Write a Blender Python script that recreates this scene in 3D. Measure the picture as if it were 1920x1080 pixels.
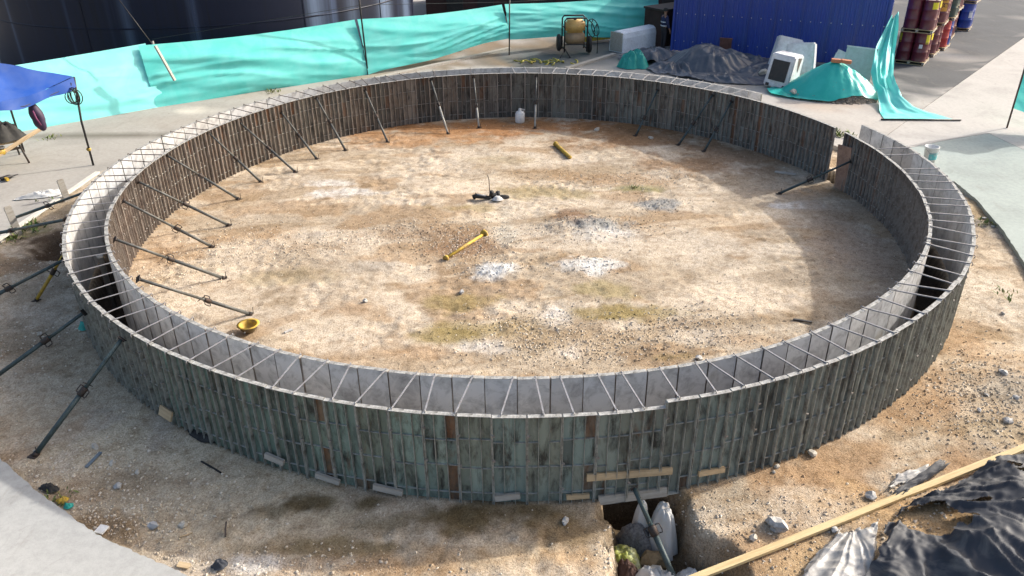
import bpy, bmesh, math, random
import numpy as np
from mathutils import Vector, Matrix, Euler

for _o in list(bpy.data.objects):
    bpy.data.objects.remove(_o, do_unlink=True)
scene = bpy.context.scene
COL = scene.collection
random.seed(7)
RNG = np.random.default_rng(11)
PI = math.pi

# ---------------------------------------------------------------- camera, sky, sun, exposure
CAM = np.array([0.0, -17.643, 7.754])
FPX, PITCH, ROLL, YAW = 1475.84, 0.49898, -0.01044, 0.00889


def ray(px, py):
    x = (px - 960.0) / FPX
    y = -(py - 540.0) / FPX
    c, s = math.cos(ROLL), math.sin(ROLL)
    x, y = c * x - s * y, s * x + c * y
    d = (x, math.cos(PITCH) + y * math.sin(PITCH), -math.sin(PITCH) + y * math.cos(PITCH))
    c, s = math.cos(YAW), math.sin(YAW)
    return np.array([c * d[0] - s * d[1], s * d[0] + c * d[1], d[2]])


def G(px, py, z=0.0):
    """surveyed point: where the sight line through a photo pixel meets the level z"""
    d = ray(px, py)
    p = CAM + d * ((z - CAM[2]) / d[2])
    return Vector((float(p[0]), float(p[1]), float(z)))


cam_d = bpy.data.cameras.new("camera")
cam_d.sensor_width = 36.0
cam_d.lens = FPX / 1920.0 * 36.0
cam_d.clip_start = 0.1
cam_d.clip_end = 2000.0
cam = bpy.data.objects.new("camera", cam_d)
COL.objects.link(cam)


def _axis(vx, vy, vz):
    c, s = math.cos(ROLL), math.sin(ROLL)
    vx, vy = c * vx - s * vy, s * vx + c * vy
    y, z = vy * math.sin(PITCH) - vz * math.cos(PITCH), vy * math.cos(PITCH) + vz * math.sin(PITCH)
    c, s = math.cos(YAW), math.sin(YAW)
    return Vector((c * vx - s * y, s * vx + c * y, z))


ax, ay, az = _axis(1, 0, 0), _axis(0, 1, 0), _axis(0, 0, 1)
M = Matrix(((ax.x, ay.x, az.x, CAM[0]), (ax.y, ay.y, az.y, CAM[1]), (ax.z, ay.z, az.z, CAM[2]), (0, 0, 0, 1)))
cam.matrix_world = M
scene.camera = cam

SUN_EL, SUN_AZ = math.radians(29.1), math.radians(25.2)     # azimuth from +X, towards +Y
world = bpy.data.worlds.new("World")
scene.world = world
world.use_nodes = True
wn, wl = world.node_tree.nodes, world.node_tree.links
wn.clear()
wo = wn.new("ShaderNodeOutputWorld")
wb = wn.new("ShaderNodeBackground")
sky = wn.new("ShaderNodeTexSky")
sky.sky_type = 'NISHITA'
sky.sun_disc = False
sky.sun_elevation = SUN_EL
sky.sun_rotation = math.radians(90) - SUN_AZ
sky.air_density = 1.0
sky.dust_density = 6.0
sky.ozone_density = 1.0
wb.inputs['Strength'].default_value = 0.15
wl.new(sky.outputs[0], wb.inputs['Color'])
wl.new(wb.outputs[0], wo.inputs['Surface'])

sun_d = bpy.data.lights.new("sun", 'SUN')
sun_d.energy = 2.5
sun_d.angle = math.radians(0.9)
sun_d.color = (1.0, 0.97, 0.92)
sun = bpy.data.objects.new("sun", sun_d)
COL.objects.link(sun)
sd = Vector((math.cos(SUN_EL) * math.cos(SUN_AZ), math.cos(SUN_EL) * math.sin(SUN_AZ), math.sin(SUN_EL)))
sun.rotation_euler = sd.to_track_quat('Z', 'Y').to_euler()
sun.location = sd * 60

scene.view_settings.view_transform = 'Standard'
scene.view_settings.look = 'None'
scene.view_settings.exposure = 0.95
scene.view_settings.gamma = 1.0
scene.view_settings.use_curve_mapping = False
scene.render.engine = 'CYCLES'

# ---------------------------------------------------------------- helpers


def _lattice(seed, n=256):
    return np.random.default_rng(seed).random((n, n))


_LAT = {}


def vnoise(x, y, seed=0):
    if seed not in _LAT:
        _LAT[seed] = _lattice(seed)
    L = _LAT[seed]
    x = np.asarray(x, float); y = np.asarray(y, float)
    xi = np.floor(x).astype(int); yi = np.floor(y).astype(int)
    fx, fy = x - xi, y - yi
    fx = fx * fx * (3 - 2 * fx); fy = fy * fy * (3 - 2 * fy)
    a = L[xi % 256, yi % 256]; b = L[(xi + 1) % 256, yi % 256]
    c = L[xi % 256, (yi + 1) % 256]; d = L[(xi + 1) % 256, (yi + 1) % 256]
    return (a * (1 - fx) + b * fx) * (1 - fy) + (c * (1 - fx) + d * fx) * fy


def fbm(x, y, seed=0, oct=4):
    s = 0; a = 0.5; t = 0
    for i in range(oct):
        s = s + a * vnoise(np.asarray(x) * 2 ** i + 17.3 * i, np.asarray(y) * 2 ** i + 9.1 * i, seed + i)
        t += a; a *= 0.5
    return s / t


def smooth(a, b, x):
    t = np.clip((x - a) / (b - a), 0, 1)
    return t * t * (3 - 2 * t)


class MB:
    """collects shapes for ONE mesh object; each shape takes a material slot"""

    def __init__(s):
        s.v = []; s.f = []; s.m = []; s.sm = []

    def add(s, verts, faces, mat=0, smooth=False):
        k = len(s.v)
        s.v += [tuple(v) for v in verts]
        s.f += [tuple(i + k for i in f) for f in faces]
        s.m += [mat] * len(faces); s.sm += [smooth] * len(faces)
        return s

    def box(s, c, d, mat=0, rot=None):
        x, y, z = d[0] / 2, d[1] / 2, d[2] / 2
        vs = [Vector(p) for p in ((-x, -y, -z), (x, -y, -z), (x, y, -z), (-x, y, -z), (-x, -y, z), (x, -y, z), (x, y, z), (-x, y, z))]
        if rot is not None:
            R = rot if isinstance(rot, Matrix) else Euler(rot).to_matrix()
            vs = [R @ v for v in vs]
        vs = [v + Vector(c) for v in vs]
        return s.add(vs, [(0, 3, 2, 1), (4, 5, 6, 7), (0, 1, 5, 4), (1, 2, 6, 5), (2, 3, 7, 6), (3, 0, 4, 7)], mat)

    def tube(s, pts, r, n=8, mat=0, cap=True, closed=False):
        pts = [Vector(p) for p in pts]
        rs = r if isinstance(r, (list, tuple)) else [r] * len(pts)
        rings = []
        up = None
        for i, p in enumerate(pts):
            if closed:
                t = pts[(i + 1) % len(pts)] - pts[i - 1]
            else:
                t = pts[min(i + 1, len(pts) - 1)] - pts[max(i - 1, 0)]
            t.normalize()
            if up is None:
                up = Vector((0, 0, 1)) if abs(t.z) < 0.9 else Vector((1, 0, 0))
            a = t.cross(up)
            if a.length < 1e-4:
                a = t.cross(Vector((1, 0, 0)))
            a.normalize(); b = a.cross(t); up = b
            rings.append([p + a * (rs[i] * math.cos(2 * PI * k / n)) + b * (rs[i] * math.sin(2 * PI * k / n)) for k in range(n)])
        vs = [v for R in rings for v in R]
        fs = []
        m = len(rings)
        for i in range(m if closed else m - 1):
            j = (i + 1) % m
            for k in range(n):
                fs.append((i * n + k, i * n + (k + 1) % n, j * n + (k + 1) % n, j * n + k))
        if cap and not closed:
            fs.append(tuple(range(n))[::-1]); fs.append(tuple((m - 1) * n + k for k in range(n)))
        return s.add(vs, fs, mat, True)

    def lathe(s, prof, n=16, mat=0, c=(0, 0, 0)):
        vs = []; fs = []
        for r, z in prof:
            for k in range(n):
                vs.append((c[0] + r * math.cos(2 * PI * k / n), c[1] + r * math.sin(2 * PI * k / n), c[2] + z))
        for i in range(len(prof) - 1):
            for k in range(n):
                fs.append((i * n + k, i * n + (k + 1) % n, (i + 1) * n + (k + 1) % n, (i + 1) * n + k))
        return s.add(vs, fs, mat, True)

    def grid(s, P, mat=0, keep=None, smooth=True):
        """P: array [nu, nv, 3]"""
        nu, nv = P.shape[:2]
        vs = P.reshape(-1, 3).tolist(); fs = []
        for i in range(nu - 1):
            for j in range(nv - 1):
                if keep is None or keep[i, j]:
                    fs.append((i * nv + j, (i + 1) * nv + j, (i + 1) * nv + j + 1, i * nv + j + 1))
        return s.add(vs, fs, mat, smooth)

    def mesh(s, name, mats):
        me = bpy.data.meshes.new(name)
        me.from_pydata(s.v, [], s.f)
        for m in (mats if isinstance(mats, (list, tuple)) else [mats]):
            me.materials.append(m)
        me.polygons.foreach_set('material_index', s.m)
        me.polygons.foreach_set('use_smooth', s.sm)
        me.update()
        return me

    def build(s, name, mats, parent=None, loc=(0, 0, 0), rot=(0, 0, 0)):
        return put(name, s.mesh(name, mats), parent, loc, rot)


def put(name, me, parent=None, loc=(0, 0, 0), rot=(0, 0, 0)):
    o = bpy.data.objects.new(name, me)
    COL.objects.link(o)
    o.location = loc; o.rotation_euler = rot
    if parent is not None:
        o.parent = parent
    return o


def tag(o, label=None, cat=None, group=None, kind=None):
    if label: o['label'] = label
    if cat: o['category'] = cat
    if group: o['group'] = group
    if kind: o['kind'] = kind
    return o


def thing(name, label, cat, loc=(0, 0, 0), rz=0.0, group=None, rot=None):
    o = bpy.data.objects.new(name, None)
    COL.objects.link(o)
    o.empty_display_size = 0.2
    o.location = loc
    o.rotation_euler = rot if rot is not None else (0, 0, rz)
    return tag(o, label, cat, group)


def copy_tree(o, parent=None):
    c = o.copy()
    COL.objects.link(c)
    if parent is not None:
        c.parent = parent
    for ch in list(o.children):
        copy_tree(ch, c)
    return c


# ---------------------------------------------------------------- materials
def new_mat(name):
    m = bpy.data.materials.new(name)
    m.use_nodes = True
    n, l = m.node_tree.nodes, m.node_tree.links
    return m, n, l, n['Principled BSDF']


def mix(n, l, a, b, fac, mode='MIX'):
    x = n.new('ShaderNodeMix'); x.data_type = 'RGBA'; x.blend_type = mode
    for k, v in ((6, a), (7, b), (0, fac)):
        sock = x.inputs[k]
        if isinstance(v, bpy.types.NodeSocket):
            l.new(v, sock)
        elif isinstance(v, (int, float)):
            sock.default_value = v if k == 0 else (v, v, v, 1)
        else:
            sock.default_value = (*v[:3], 1)
    return x.outputs[2]


def ramp(n, l, fac, stops):
    r = n.new('ShaderNodeValToRGB')
    e = r.color_ramp.elements
    while len(e) < len(stops):
        e.new(0.5)
    for k, (p, c) in enumerate(stops):
        e[k].position = p
        e[k].color = (c, c, c, 1) if isinstance(c, (int, float)) else (*c, 1)
    l.new(fac, r.inputs[0])
    return r.outputs[0]


def noise(n, l, scale, detail=4, rough=0.6, vec=None, dist=0.0):
    t = n.new('ShaderNodeTexNoise')
    t.inputs['Scale'].default_value = scale
    t.inputs['Detail'].default_value = detail
    t.inputs['Roughness'].default_value = rough
    t.inputs['Distortion'].default_value = dist
    if vec is not None: l.new(vec, t.inputs['Vector'])
    return t.outputs['Fac']


def coords(n, l, kind='Object', scale=(1, 1, 1)):
    tc = n.new('ShaderNodeTexCoord')
    mp = n.new('ShaderNodeMapping')
    mp.inputs['Scale'].default_value = scale
    l.new(tc.outputs[kind], mp.inputs['Vector'])
    return mp.outputs[0]


def bump(n, l, bsdf, h, strength=0.4, dist=0.02):
    b = n.new('ShaderNodeBump')
    b.inputs['Strength'].default_value = strength
    b.inputs['Distance'].default_value = dist
    l.new(h, b.inputs['Height'])
    l.new(b.outputs[0], bsdf.inputs['Normal'])


def worn(name, base, dirt=None, rough=0.7, metal=0.0, scale=6.0, amount=0.5, bumpy=0.15, spec=0.4, stretch=(1, 1, 1)):
    """a plain material with mottling, used for most small objects"""
    m, n, l, b = new_mat(name)
    v = coords(n, l, 'Object', stretch)
    dirt = dirt or tuple(c * 0.5 for c in base)
    f = noise(n, l, scale, 5, 0.65, v)
    f2 = ramp(n, l, f, ((0.42, 0.0), (0.68, amount)))
    c = mix(n, l, base, dirt, f2)
    g = noise(n, l, scale * 7, 3, 0.6, v)
    c = mix(n, l, c, ramp(n, l, g, ((0.3, 0.75), (0.7, 1.12))), 0.6, 'MULTIPLY')
    l.new(c, b.inputs['Base Color'])
    b.inputs['Roughness'].default_value = rough
    b.inputs['Metallic'].default_value = metal
    b.inputs['Specular IOR Level'].default_value = spec
    if bumpy:
        bump(n, l, b, g, bumpy, 0.01)
    return m


def ground_mat(name, concrete=False):
    m, n, l, b = new_mat(name)
    at = n.new('ShaderNodeAttribute'); at.attribute_name = 'Col'
    v = coords(n, l, 'Object')
    c = at.outputs['Color']
    if concrete:
        g1 = noise(n, l, 0.55, 6, 0.62, v, 0.6)
        c = mix(n, l, c, ramp(n, l, g1, ((0.3, 0.78), (0.5, 1.0), (0.72, 1.1))), 0.75, 'MULTIPLY')
        g2 = noise(n, l, 9.0, 5, 0.7, v)
        c = mix(n, l, c, ramp(n, l, g2, ((0.3, 0.86), (0.6, 1.05))), 0.8, 'MULTIPLY')
        g3 = noise(n, l, 60, 3, 0.7, v)
        c = mix(n, l, c, ramp(n, l, g3, ((0.3, 0.85), (0.6, 1.04))), 0.6, 'MULTIPLY')
        st = noise(n, l, 1.0, 5, 0.7, coords(n, l, 'Object', (2.2, 0.5, 1)), 1.0)
        c = mix(n, l, c, (0.2, 0.18, 0.15), ramp(n, l, st, ((0.57, 0.0), (0.8, 0.45))))
        bump(n, l, b, g2, 0.1, 0.01)
        b.inputs['Roughness'].default_value = 0.9
        b.inputs['Specular IOR Level'].default_value = 0.2
        c = mix(n, l, c, (0.16, 0.15, 0.13), ramp(n, l, noise(n, l, 3.3, 6, 0.75, v, 1.2), ((0.6, 0.0), (0.74, 0.5))))
    else:
        g1 = noise(n, l, 1.3, 6, 0.65, v, 0.8)
        c = mix(n, l, c, ramp(n, l, g1, ((0.28, (0.66, 0.6, 0.52)), (0.5, (1, 1, 1)), (0.72, (1.14, 1.13, 1.1)))), 0.8, 'MULTIPLY')
        g2 = noise(n, l, 7.5, 6, 0.72, v, 0.3)
        c = mix(n, l, c, ramp(n, l, g2, ((0.3, (0.62, 0.55, 0.47)), (0.52, (1, 1, 1)), (0.75, (1.15, 1.14, 1.12)))), 0.85, 'MULTIPLY')
        g3 = noise(n, l, 34, 4, 0.75, v)
        c = mix(n, l, c, ramp(n, l, g3, ((0.3, 0.62), (0.5, 1.0), (0.72, 1.18))), 0.75, 'MULTIPLY')
        vo = n.new('ShaderNodeTexVoronoi'); vo.inputs['Scale'].default_value = 26.0
        l.new(v, vo.inputs['Vector'])
        peb = ramp(n, l, vo.outputs['Distance'], ((0.08, 1.0), (0.26, 0.0)))
        pm = ramp(n, l, noise(n, l, 2.6, 5, 0.7, v, 0.5), ((0.5, 0.0), (0.66, 0.75)))
        pf = mix(n, l, peb, pm, 1.0, 'MULTIPLY')
        c = mix(n, l, c, mix(n, l, (0.52, 0.43, 0.33), (0.16, 0.115, 0.08), vo.outputs['Color']), pf)
        v2 = n.new('ShaderNodeTexVoronoi'); v2.inputs['Scale'].default_value = 62.0
        l.new(v, v2.inputs['Vector'])
        bw = n.new('ShaderNodeRGBToBW'); l.new(v2.outputs['Color'], bw.inputs[0])
        c = mix(n, l, c, ramp(n, l, bw.outputs[0], ((0.2, (0.66, 0.62, 0.57)), (0.5, (1, 1, 1)), (0.8, (1.2, 1.19, 1.17)))), 0.7, 'MULTIPLY')
        h = mix(n, l, g3, g2, 0.5)
        h = mix(n, l, h, peb, 0.3)
        bump(n, l, b, h, 0.75, 0.045)
        b.inputs['Roughness'].default_value = 0.95
        b.inputs['Specular IOR Level'].default_value = 0.15
    l.new(c, b.inputs['Base Color'])
    return m


def cloth_mat(name, col, trans=0.3, rough=0.6, sheen=False, fade=None):
    m, n, l, b = new_mat(name)
    v = coords(n, l, 'Object')
    f = noise(n, l, 1.2, 5, 0.6, v, 0.5)
    c = mix(n, l, col, fade or tuple(min(1, x * 1.35 + 0.02) for x in col), ramp(n, l, f, ((0.4, 0.0), (0.7, 0.7))))
    g = noise(n, l, 120, 2, 0.6, v)
    c = mix(n, l, c, ramp(n, l, g, ((0.3, 0.85), (0.7, 1.08))), 0.6, 'MULTIPLY')
    l.new(c, b.inputs['Base Color'])
    b.inputs['Roughness'].default_value = rough
    if trans:
        t = n.new('ShaderNodeBsdfTranslucent'); l.new(c, t.inputs['Color'])
        mx = n.new('ShaderNodeMixShader'); mx.inputs[0].default_value = trans
        l.new(b.outputs[0], mx.inputs[1]); l.new(t.outputs[0], mx.inputs[2])
        l.new(mx.outputs[0], n['Material Output'].inputs['Surface'])
    return m


def panel_paint():
    """weathered green-grey painted sheet steel, tinted by the object's own colour and by bay"""
    m, n, l, b = new_mat('weathered_panel_paint')
    oi = n.new('ShaderNodeObjectInfo')
    at = n.new('ShaderNodeAttribute'); at.attribute_name = 'bay'
    add = n.new('ShaderNodeMath'); add.operation = 'ADD'
    l.new(oi.outputs['Random'], add.inputs[0]); l.new(at.outputs['Fac'], add.inputs[1])
    fr = n.new('ShaderNodeMath'); fr.operation = 'FRACT'; l.new(add.outputs[0], fr.inputs[0])
    tc = n.new('ShaderNodeTexCoord')
    va = n.new('ShaderNodeVectorMath'); va.operation = 'ADD'
    cm = n.new('ShaderNodeCombineXYZ')
    ml = n.new('ShaderNodeMath'); ml.operation = 'MULTIPLY'; ml.inputs[1].default_value = 90.0
    l.new(oi.outputs['Random'], ml.inputs[0])
    l.new(ml.outputs[0], cm.inputs[0]); l.new(ml.outputs[0], cm.inputs[2])
    l.new(tc.outputs['Object'], va.inputs[0]); l.new(cm.outputs[0], va.inputs[1])
    mp = n.new('ShaderNodeMapping'); mp.inputs['Scale'].default_value = (1, 1, 0.32)
    l.new(va.outputs[0], mp.inputs['Vector'])
    v = mp.outputs[0]
    tint = ramp(n, l, fr.outputs[0], ((0.0, (0.62, 0.64, 0.63)), (0.2, (1.05, 1.12, 1.08)), (0.42, (1.5, 1.6, 1.52)),
                                      (0.58, (0.9, 0.87, 0.8)), (0.76, (1.25, 1.14, 1.0)), (0.9, (1.75, 1.72, 1.6)), (1.0, (0.62, 0.6, 0.58))))
    c = mix(n, l, oi.outputs['Color'], tint, 1.0, 'MULTIPLY')
    g = noise(n, l, 5.0, 6, 0.7, v, 0.4)
    c = mix(n, l, c, (0.022, 0.02, 0.018), ramp(n, l, g, ((0.46, 0.0), (0.64, 0.9))))
    g2 = noise(n, l, 11.0, 5, 0.75, v, 0.3)
    c = mix(n, l, c, (0.36, 0.36, 0.33), ramp(n, l, g2, ((0.57, 0.0), (0.75, 0.6))))
    # rust: whole bays now and then, and patches
    ar = n.new('ShaderNodeAttribute'); ar.attribute_name = 'rust'
    rb = ramp(n, l, ar.outputs['Fac'], ((0.0, 0.0), (1.0, 0.8)))
    rn = ramp(n, l, noise(n, l, 2.4, 5, 0.7, v, 0.3), ((0.56, 0.0), (0.7, 0.75)))
    rm = mix(n, l, rb, rn, 1.0, 'LIGHTEN')
    rc = mix(n, l, (0.21, 0.085, 0.032), (0.07, 0.036, 0.022), ramp(n, l, noise(n, l, 14, 5, 0.7, v), ((0.4, 0.0), (0.65, 1.0))))
    c = mix(n, l, c, rc, rm)
    l.new(c, b.inputs['Base Color'])
    b.inputs['Roughness'].default_value = 0.62
    b.inputs['Specular IOR Level'].default_value = 0.35
    bump(n, l, b, g2, 0.25, 0.008)
    return m


def panel_face():
    """the cast side: pale sheet with cement film"""
    m, n, l, b = new_mat('cement_filmed_sheet')
    oi = n.new('ShaderNodeObjectInfo')
    tc = n.new('ShaderNodeTexCoord')
    cm = n.new('ShaderNodeCombineXYZ')
    ml = n.new('ShaderNodeMath'); ml.operation = 'MULTIPLY'; ml.inputs[1].default_value = 70.0
    l.new(oi.outputs['Random'], ml.inputs[0]); l.new(ml.outputs[0], cm.inputs[0])
    va = n.new('ShaderNodeVectorMath'); va.operation = 'ADD'
    l.new(tc.outputs['Object'], va.inputs[0]); l.new(cm.outputs[0], va.inputs[1])
    v = va.outputs[0]
    base = ramp(n, l, oi.outputs['Random'], ((0.0, (0.42, 0.42, 0.42)), (0.3, (0.54, 0.525, 0.505)), (0.55, (0.46, 0.47, 0.48)), (0.8, (0.57, 0.56, 0.54)), (1.0, (0.38, 0.36, 0.34))))
    g = noise(n, l, 4.0, 6, 0.7, v, 0.5)
    c = mix(n, l, base, (0.17, 0.165, 0.16), ramp(n, l, g, ((0.46, 0.0), (0.68, 0.75))))
    g2 = noise(n, l, 16, 5, 0.75, v)
    c = mix(n, l, c, (0.12, 0.11, 0.1), ramp(n, l, g2, ((0.62, 0.0), (0.75, 0.7))))
    w = ramp(n, l, noise(n, l, 1.1, 3, 0.6, v), ((0.62, 0.0), (0.75, 0.4)))
    c = mix(n, l, c, (0.42, 0.34, 0.2), w)
    l.new(c, b.inputs['Base Color'])
    b.inputs['Roughness'].default_value = 0.7
    return m


MAT = {}
MAT['dirt'] = ground_mat('dry_dirt')
MAT['concrete'] = ground_mat('yard_concrete', True)
MAT['paint'] = panel_paint()
MAT['face'] = panel_face()
MAT['rim'] = worn('cement_splashed_steel', (0.42, 0.42, 0.40), (0.12, 0.115, 0.105), 0.8, 0, 13, 0.95, 0.6)
MAT['rib'] = worn('rib_steel', (0.36, 0.37, 0.335), (0.09, 0.075, 0.06), 0.55, 0.0, 5, 0.9, 0.25)
MAT['rib_brown'] = worn('brown_rib_steel', (0.36, 0.32, 0.28), (0.12, 0.08, 0.06), 0.65, 0.0, 4, 0.8, 0.25)
MAT['clamp'] = worn('wedge_clamp_steel', (0.30, 0.285, 0.265), (0.12, 0.09, 0.07), 0.6, 0.2, 14, 0.8, 0.1)
MAT['bar'] = worn('galvanised_bar', (0.30, 0.30, 0.31), (0.15, 0.13, 0.12), 0.5, 0.2, 8, 0.7, 0.1)
MAT['rust_bar'] = worn('rusted_bar', (0.10, 0.075, 0.06), (0.05, 0.03, 0.02), 0.7, 0.2, 8, 0.7, 0.1)
MAT['prop'] = worn('prop_green_steel', (0.055, 0.085, 0.088), (0.02, 0.024, 0.022), 0.5, 0.1, 7, 0.8, 0.1)
MAT['prop_grey'] = worn('prop_grey_steel', (0.105, 0.11, 0.105), (0.04, 0.032, 0.026), 0.55, 0.1, 7, 0.8, 0.1)
MAT['prop_light'] = worn('prop_pale_steel', (0.36, 0.36, 0.33), (0.15, 0.12, 0.09), 0.5, 0.1, 7, 0.7, 0.1)
MAT['prop_dark'] = worn('prop_cast_iron', (0.035, 0.032, 0.03), (0.07, 0.035, 0.02), 0.65, 0.2, 9, 0.7, 0.2)
MAT['yellow'] = worn('yellow_paint', (0.52, 0.34, 0.035), (0.20, 0.13, 0.05), 0.6, 0, 9, 0.9, 0.2)
MAT['timber'] = worn('pale_timber', (0.50, 0.38, 0.23), (0.3, 0.21, 0.12), 0.8, 0, 5, 0.7, 0.2, stretch=(0.4, 4, 4))
MAT['timber_yellow'] = worn('fresh_timber', (0.58, 0.46, 0.25), (0.4, 0.27, 0.12), 0.75, 0, 4, 0.6, 0.2, stretch=(0.3, 5, 5))
MAT['timber_grey'] = worn('grey_timber', (0.42, 0.39, 0.34), (0.24, 0.21, 0.17), 0.85, 0, 5, 0.7, 0.2, stretch=(0.4, 4, 4))
MAT['net'] = cloth_mat('turquoise_shade_net', (0.12, 0.68, 0.61), 0.16, 0.6, fade=(0.24, 0.76, 0.70))
MAT['net_lit'] = cloth_mat('sunlit_shade_net', (0.26, 0.82, 0.77), 0.12, 0.6, fade=(0.36, 0.86, 0.82))  # paler copy of the net with sunlight painted into its colour
MAT['net_dark'] = cloth_mat('green_net_bundle', (0.015, 0.30, 0.25), 0.1, 0.5)
MAT['net_heap'] = cloth_mat('turquoise_heap_cover', (0.025, 0.47, 0.40), 0.16, 0.38, fade=(0.06, 0.58, 0.51))
MAT['tent'] = cloth_mat('blue_canopy_cloth', (0.02, 0.085, 0.38), 0.12, 0.4, fade=(0.10, 0.16, 0.40))
MAT['black'] = worn('black_steel', (0.02, 0.02, 0.021), (0.05, 0.04, 0.035), 0.5, 0, 8, 0.5, 0.1)
MAT['rubber'] = worn('black_rubber', (0.018, 0.018, 0.018), (0.05, 0.047, 0.04), 0.75, 0, 8, 0.6, 0.2)
MAT['white'] = worn('white_plastic', (0.72, 0.72, 0.70), (0.42, 0.40, 0.36), 0.55, 0, 5, 0.6, 0.1)
MAT['white_metal'] = worn('chipped_white_metal', (0.64, 0.64, 0.66), (0.34, 0.32, 0.3), 0.6, 0, 1.3, 0.55, 0.1)
MAT['tarp'] = worn('faded_black_tarp', (0.045, 0.056, 0.075), (0.11, 0.12, 0.13), 0.36, 0, 4, 0.5, 0.1, 0.65)
MAT['flat_bar'] = worn('flat_cross_rib', (0.46, 0.46, 0.42), (0.13, 0.12, 0.1), 0.6, 0.0, 9, 0.8, 0.2)
MAT['stone'] = worn('pale_stone', (0.52, 0.48, 0.41), (0.3, 0.26, 0.2), 0.9, 0, 6, 0.7, 0.6)
MAT['stone_grey'] = worn('grey_stone', (0.45, 0.44, 0.42), (0.2, 0.19, 0.18), 0.9, 0, 6, 0.7, 0.6)
MAT['brick'] = worn('orange_brick', (0.48, 0.19, 0.1), (0.34, 0.16, 0.1), 0.9, 0, 12, 0.6, 0.4)
MAT['sack'] = cloth_mat('white_woven_sack', (0.60, 0.59, 0.56), 0.0, 0.7, fade=(0.42, 0.40, 0.36))


def plastic_black():
    m, n, l, b = new_mat('dusty_black_sheeting')
    v = coords(n, l, 'Object')
    f = noise(n, l, 2.2, 6, 0.7, v, 0.6)
    d = ramp(n, l, f, ((0.5, 0.0), (0.72, 0.55)))
    c = mix(n, l, (0.03, 0.034, 0.043), (0.22, 0.21, 0.19), d)
    l.new(c, b.inputs['Base Color'])
    r = ramp(n, l, f, ((0.4, 0.62), (0.7, 0.85)))
    l.new(r, b.inputs['Roughness'])
    b.inputs['Specular IOR Level'].default_value = 0.4
    bump(n, l, b, noise(n, l, 9, 4, 0.6, v, 1.0), 0.12, 0.02)
    return m


def plastic_grey():
    m, n, l, b = new_mat('dusty_pale_sheeting')
    v = coords(n, l, 'Object')
    f = noise(n, l, 3.5, 6, 0.7, v, 0.6)
    c = mix(n, l, (0.36, 0.35, 0.33), (0.15, 0.145, 0.14), ramp(n, l, f, ((0.46, 0.0), (0.66, 0.9))))
    l.new(c, b.inputs['Base Color'])
    b.inputs['Roughness'].default_value = 0.55
    bump(n, l, b, noise(n, l, 12, 4, 0.6, v), 0.15, 0.02)
    return m


MAT['plastic'] = plastic_black()
MAT['plastic_grey'] = plastic_grey()

# ---------------------------------------------------------------- ring dimensions (metres)
RO, RI, ZT = 9.5, 8.80, 1.49


def r_out(t): return RO + 9.5 * (-.0018 * math.cos(2 * t) - .0009 * math.sin(2 * t) + .0019 * math.cos(3 * t) - .0014 * math.sin(3 * t) + .0041 * math.cos(4 * t) + .0031 * math.sin(4 * t))


def r_in(t): return RI + 9.5 * (-.0026 * math.cos(2 * t) + .0003 * math.sin(2 * t) + .0005 * math.cos(3 * t) - .0055 * math.sin(3 * t) - .0006 * math.cos(4 * t) + .002 * math.sin(4 * t))


# ---------------------------------------------------------------- the ground
TRENCH_Y = np.array([-30.0, -12.5, -11.0, -10.5, -9.9, -9.4, -9.0])
TRENCH_L = np.array([1.5, 1.35, 1.22, 1.15, 1.10, 1.08, 1.08])
TRENCH_R = np.array([3.6, 3.35, 2.98, 2.72, 2.42, 2.24, 2.16])


def trench_mask(x, y):
    wob = (fbm(x * 2 + 5, y * 2, 41, 3) - 0.5) * 0.5 + (fbm(x * 9, y * 9, 44, 2) - 0.5) * 0.16
    l = np.interp(y, TRENCH_Y, TRENCH_L) + wob
    r = np.interp(y, TRENCH_Y, TRENCH_R) + wob
    return smooth(-0.05, 0.15, x - l) * smooth(-0.03, 0.24, r - x) * smooth(-8.95, -9.1, y)


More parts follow.
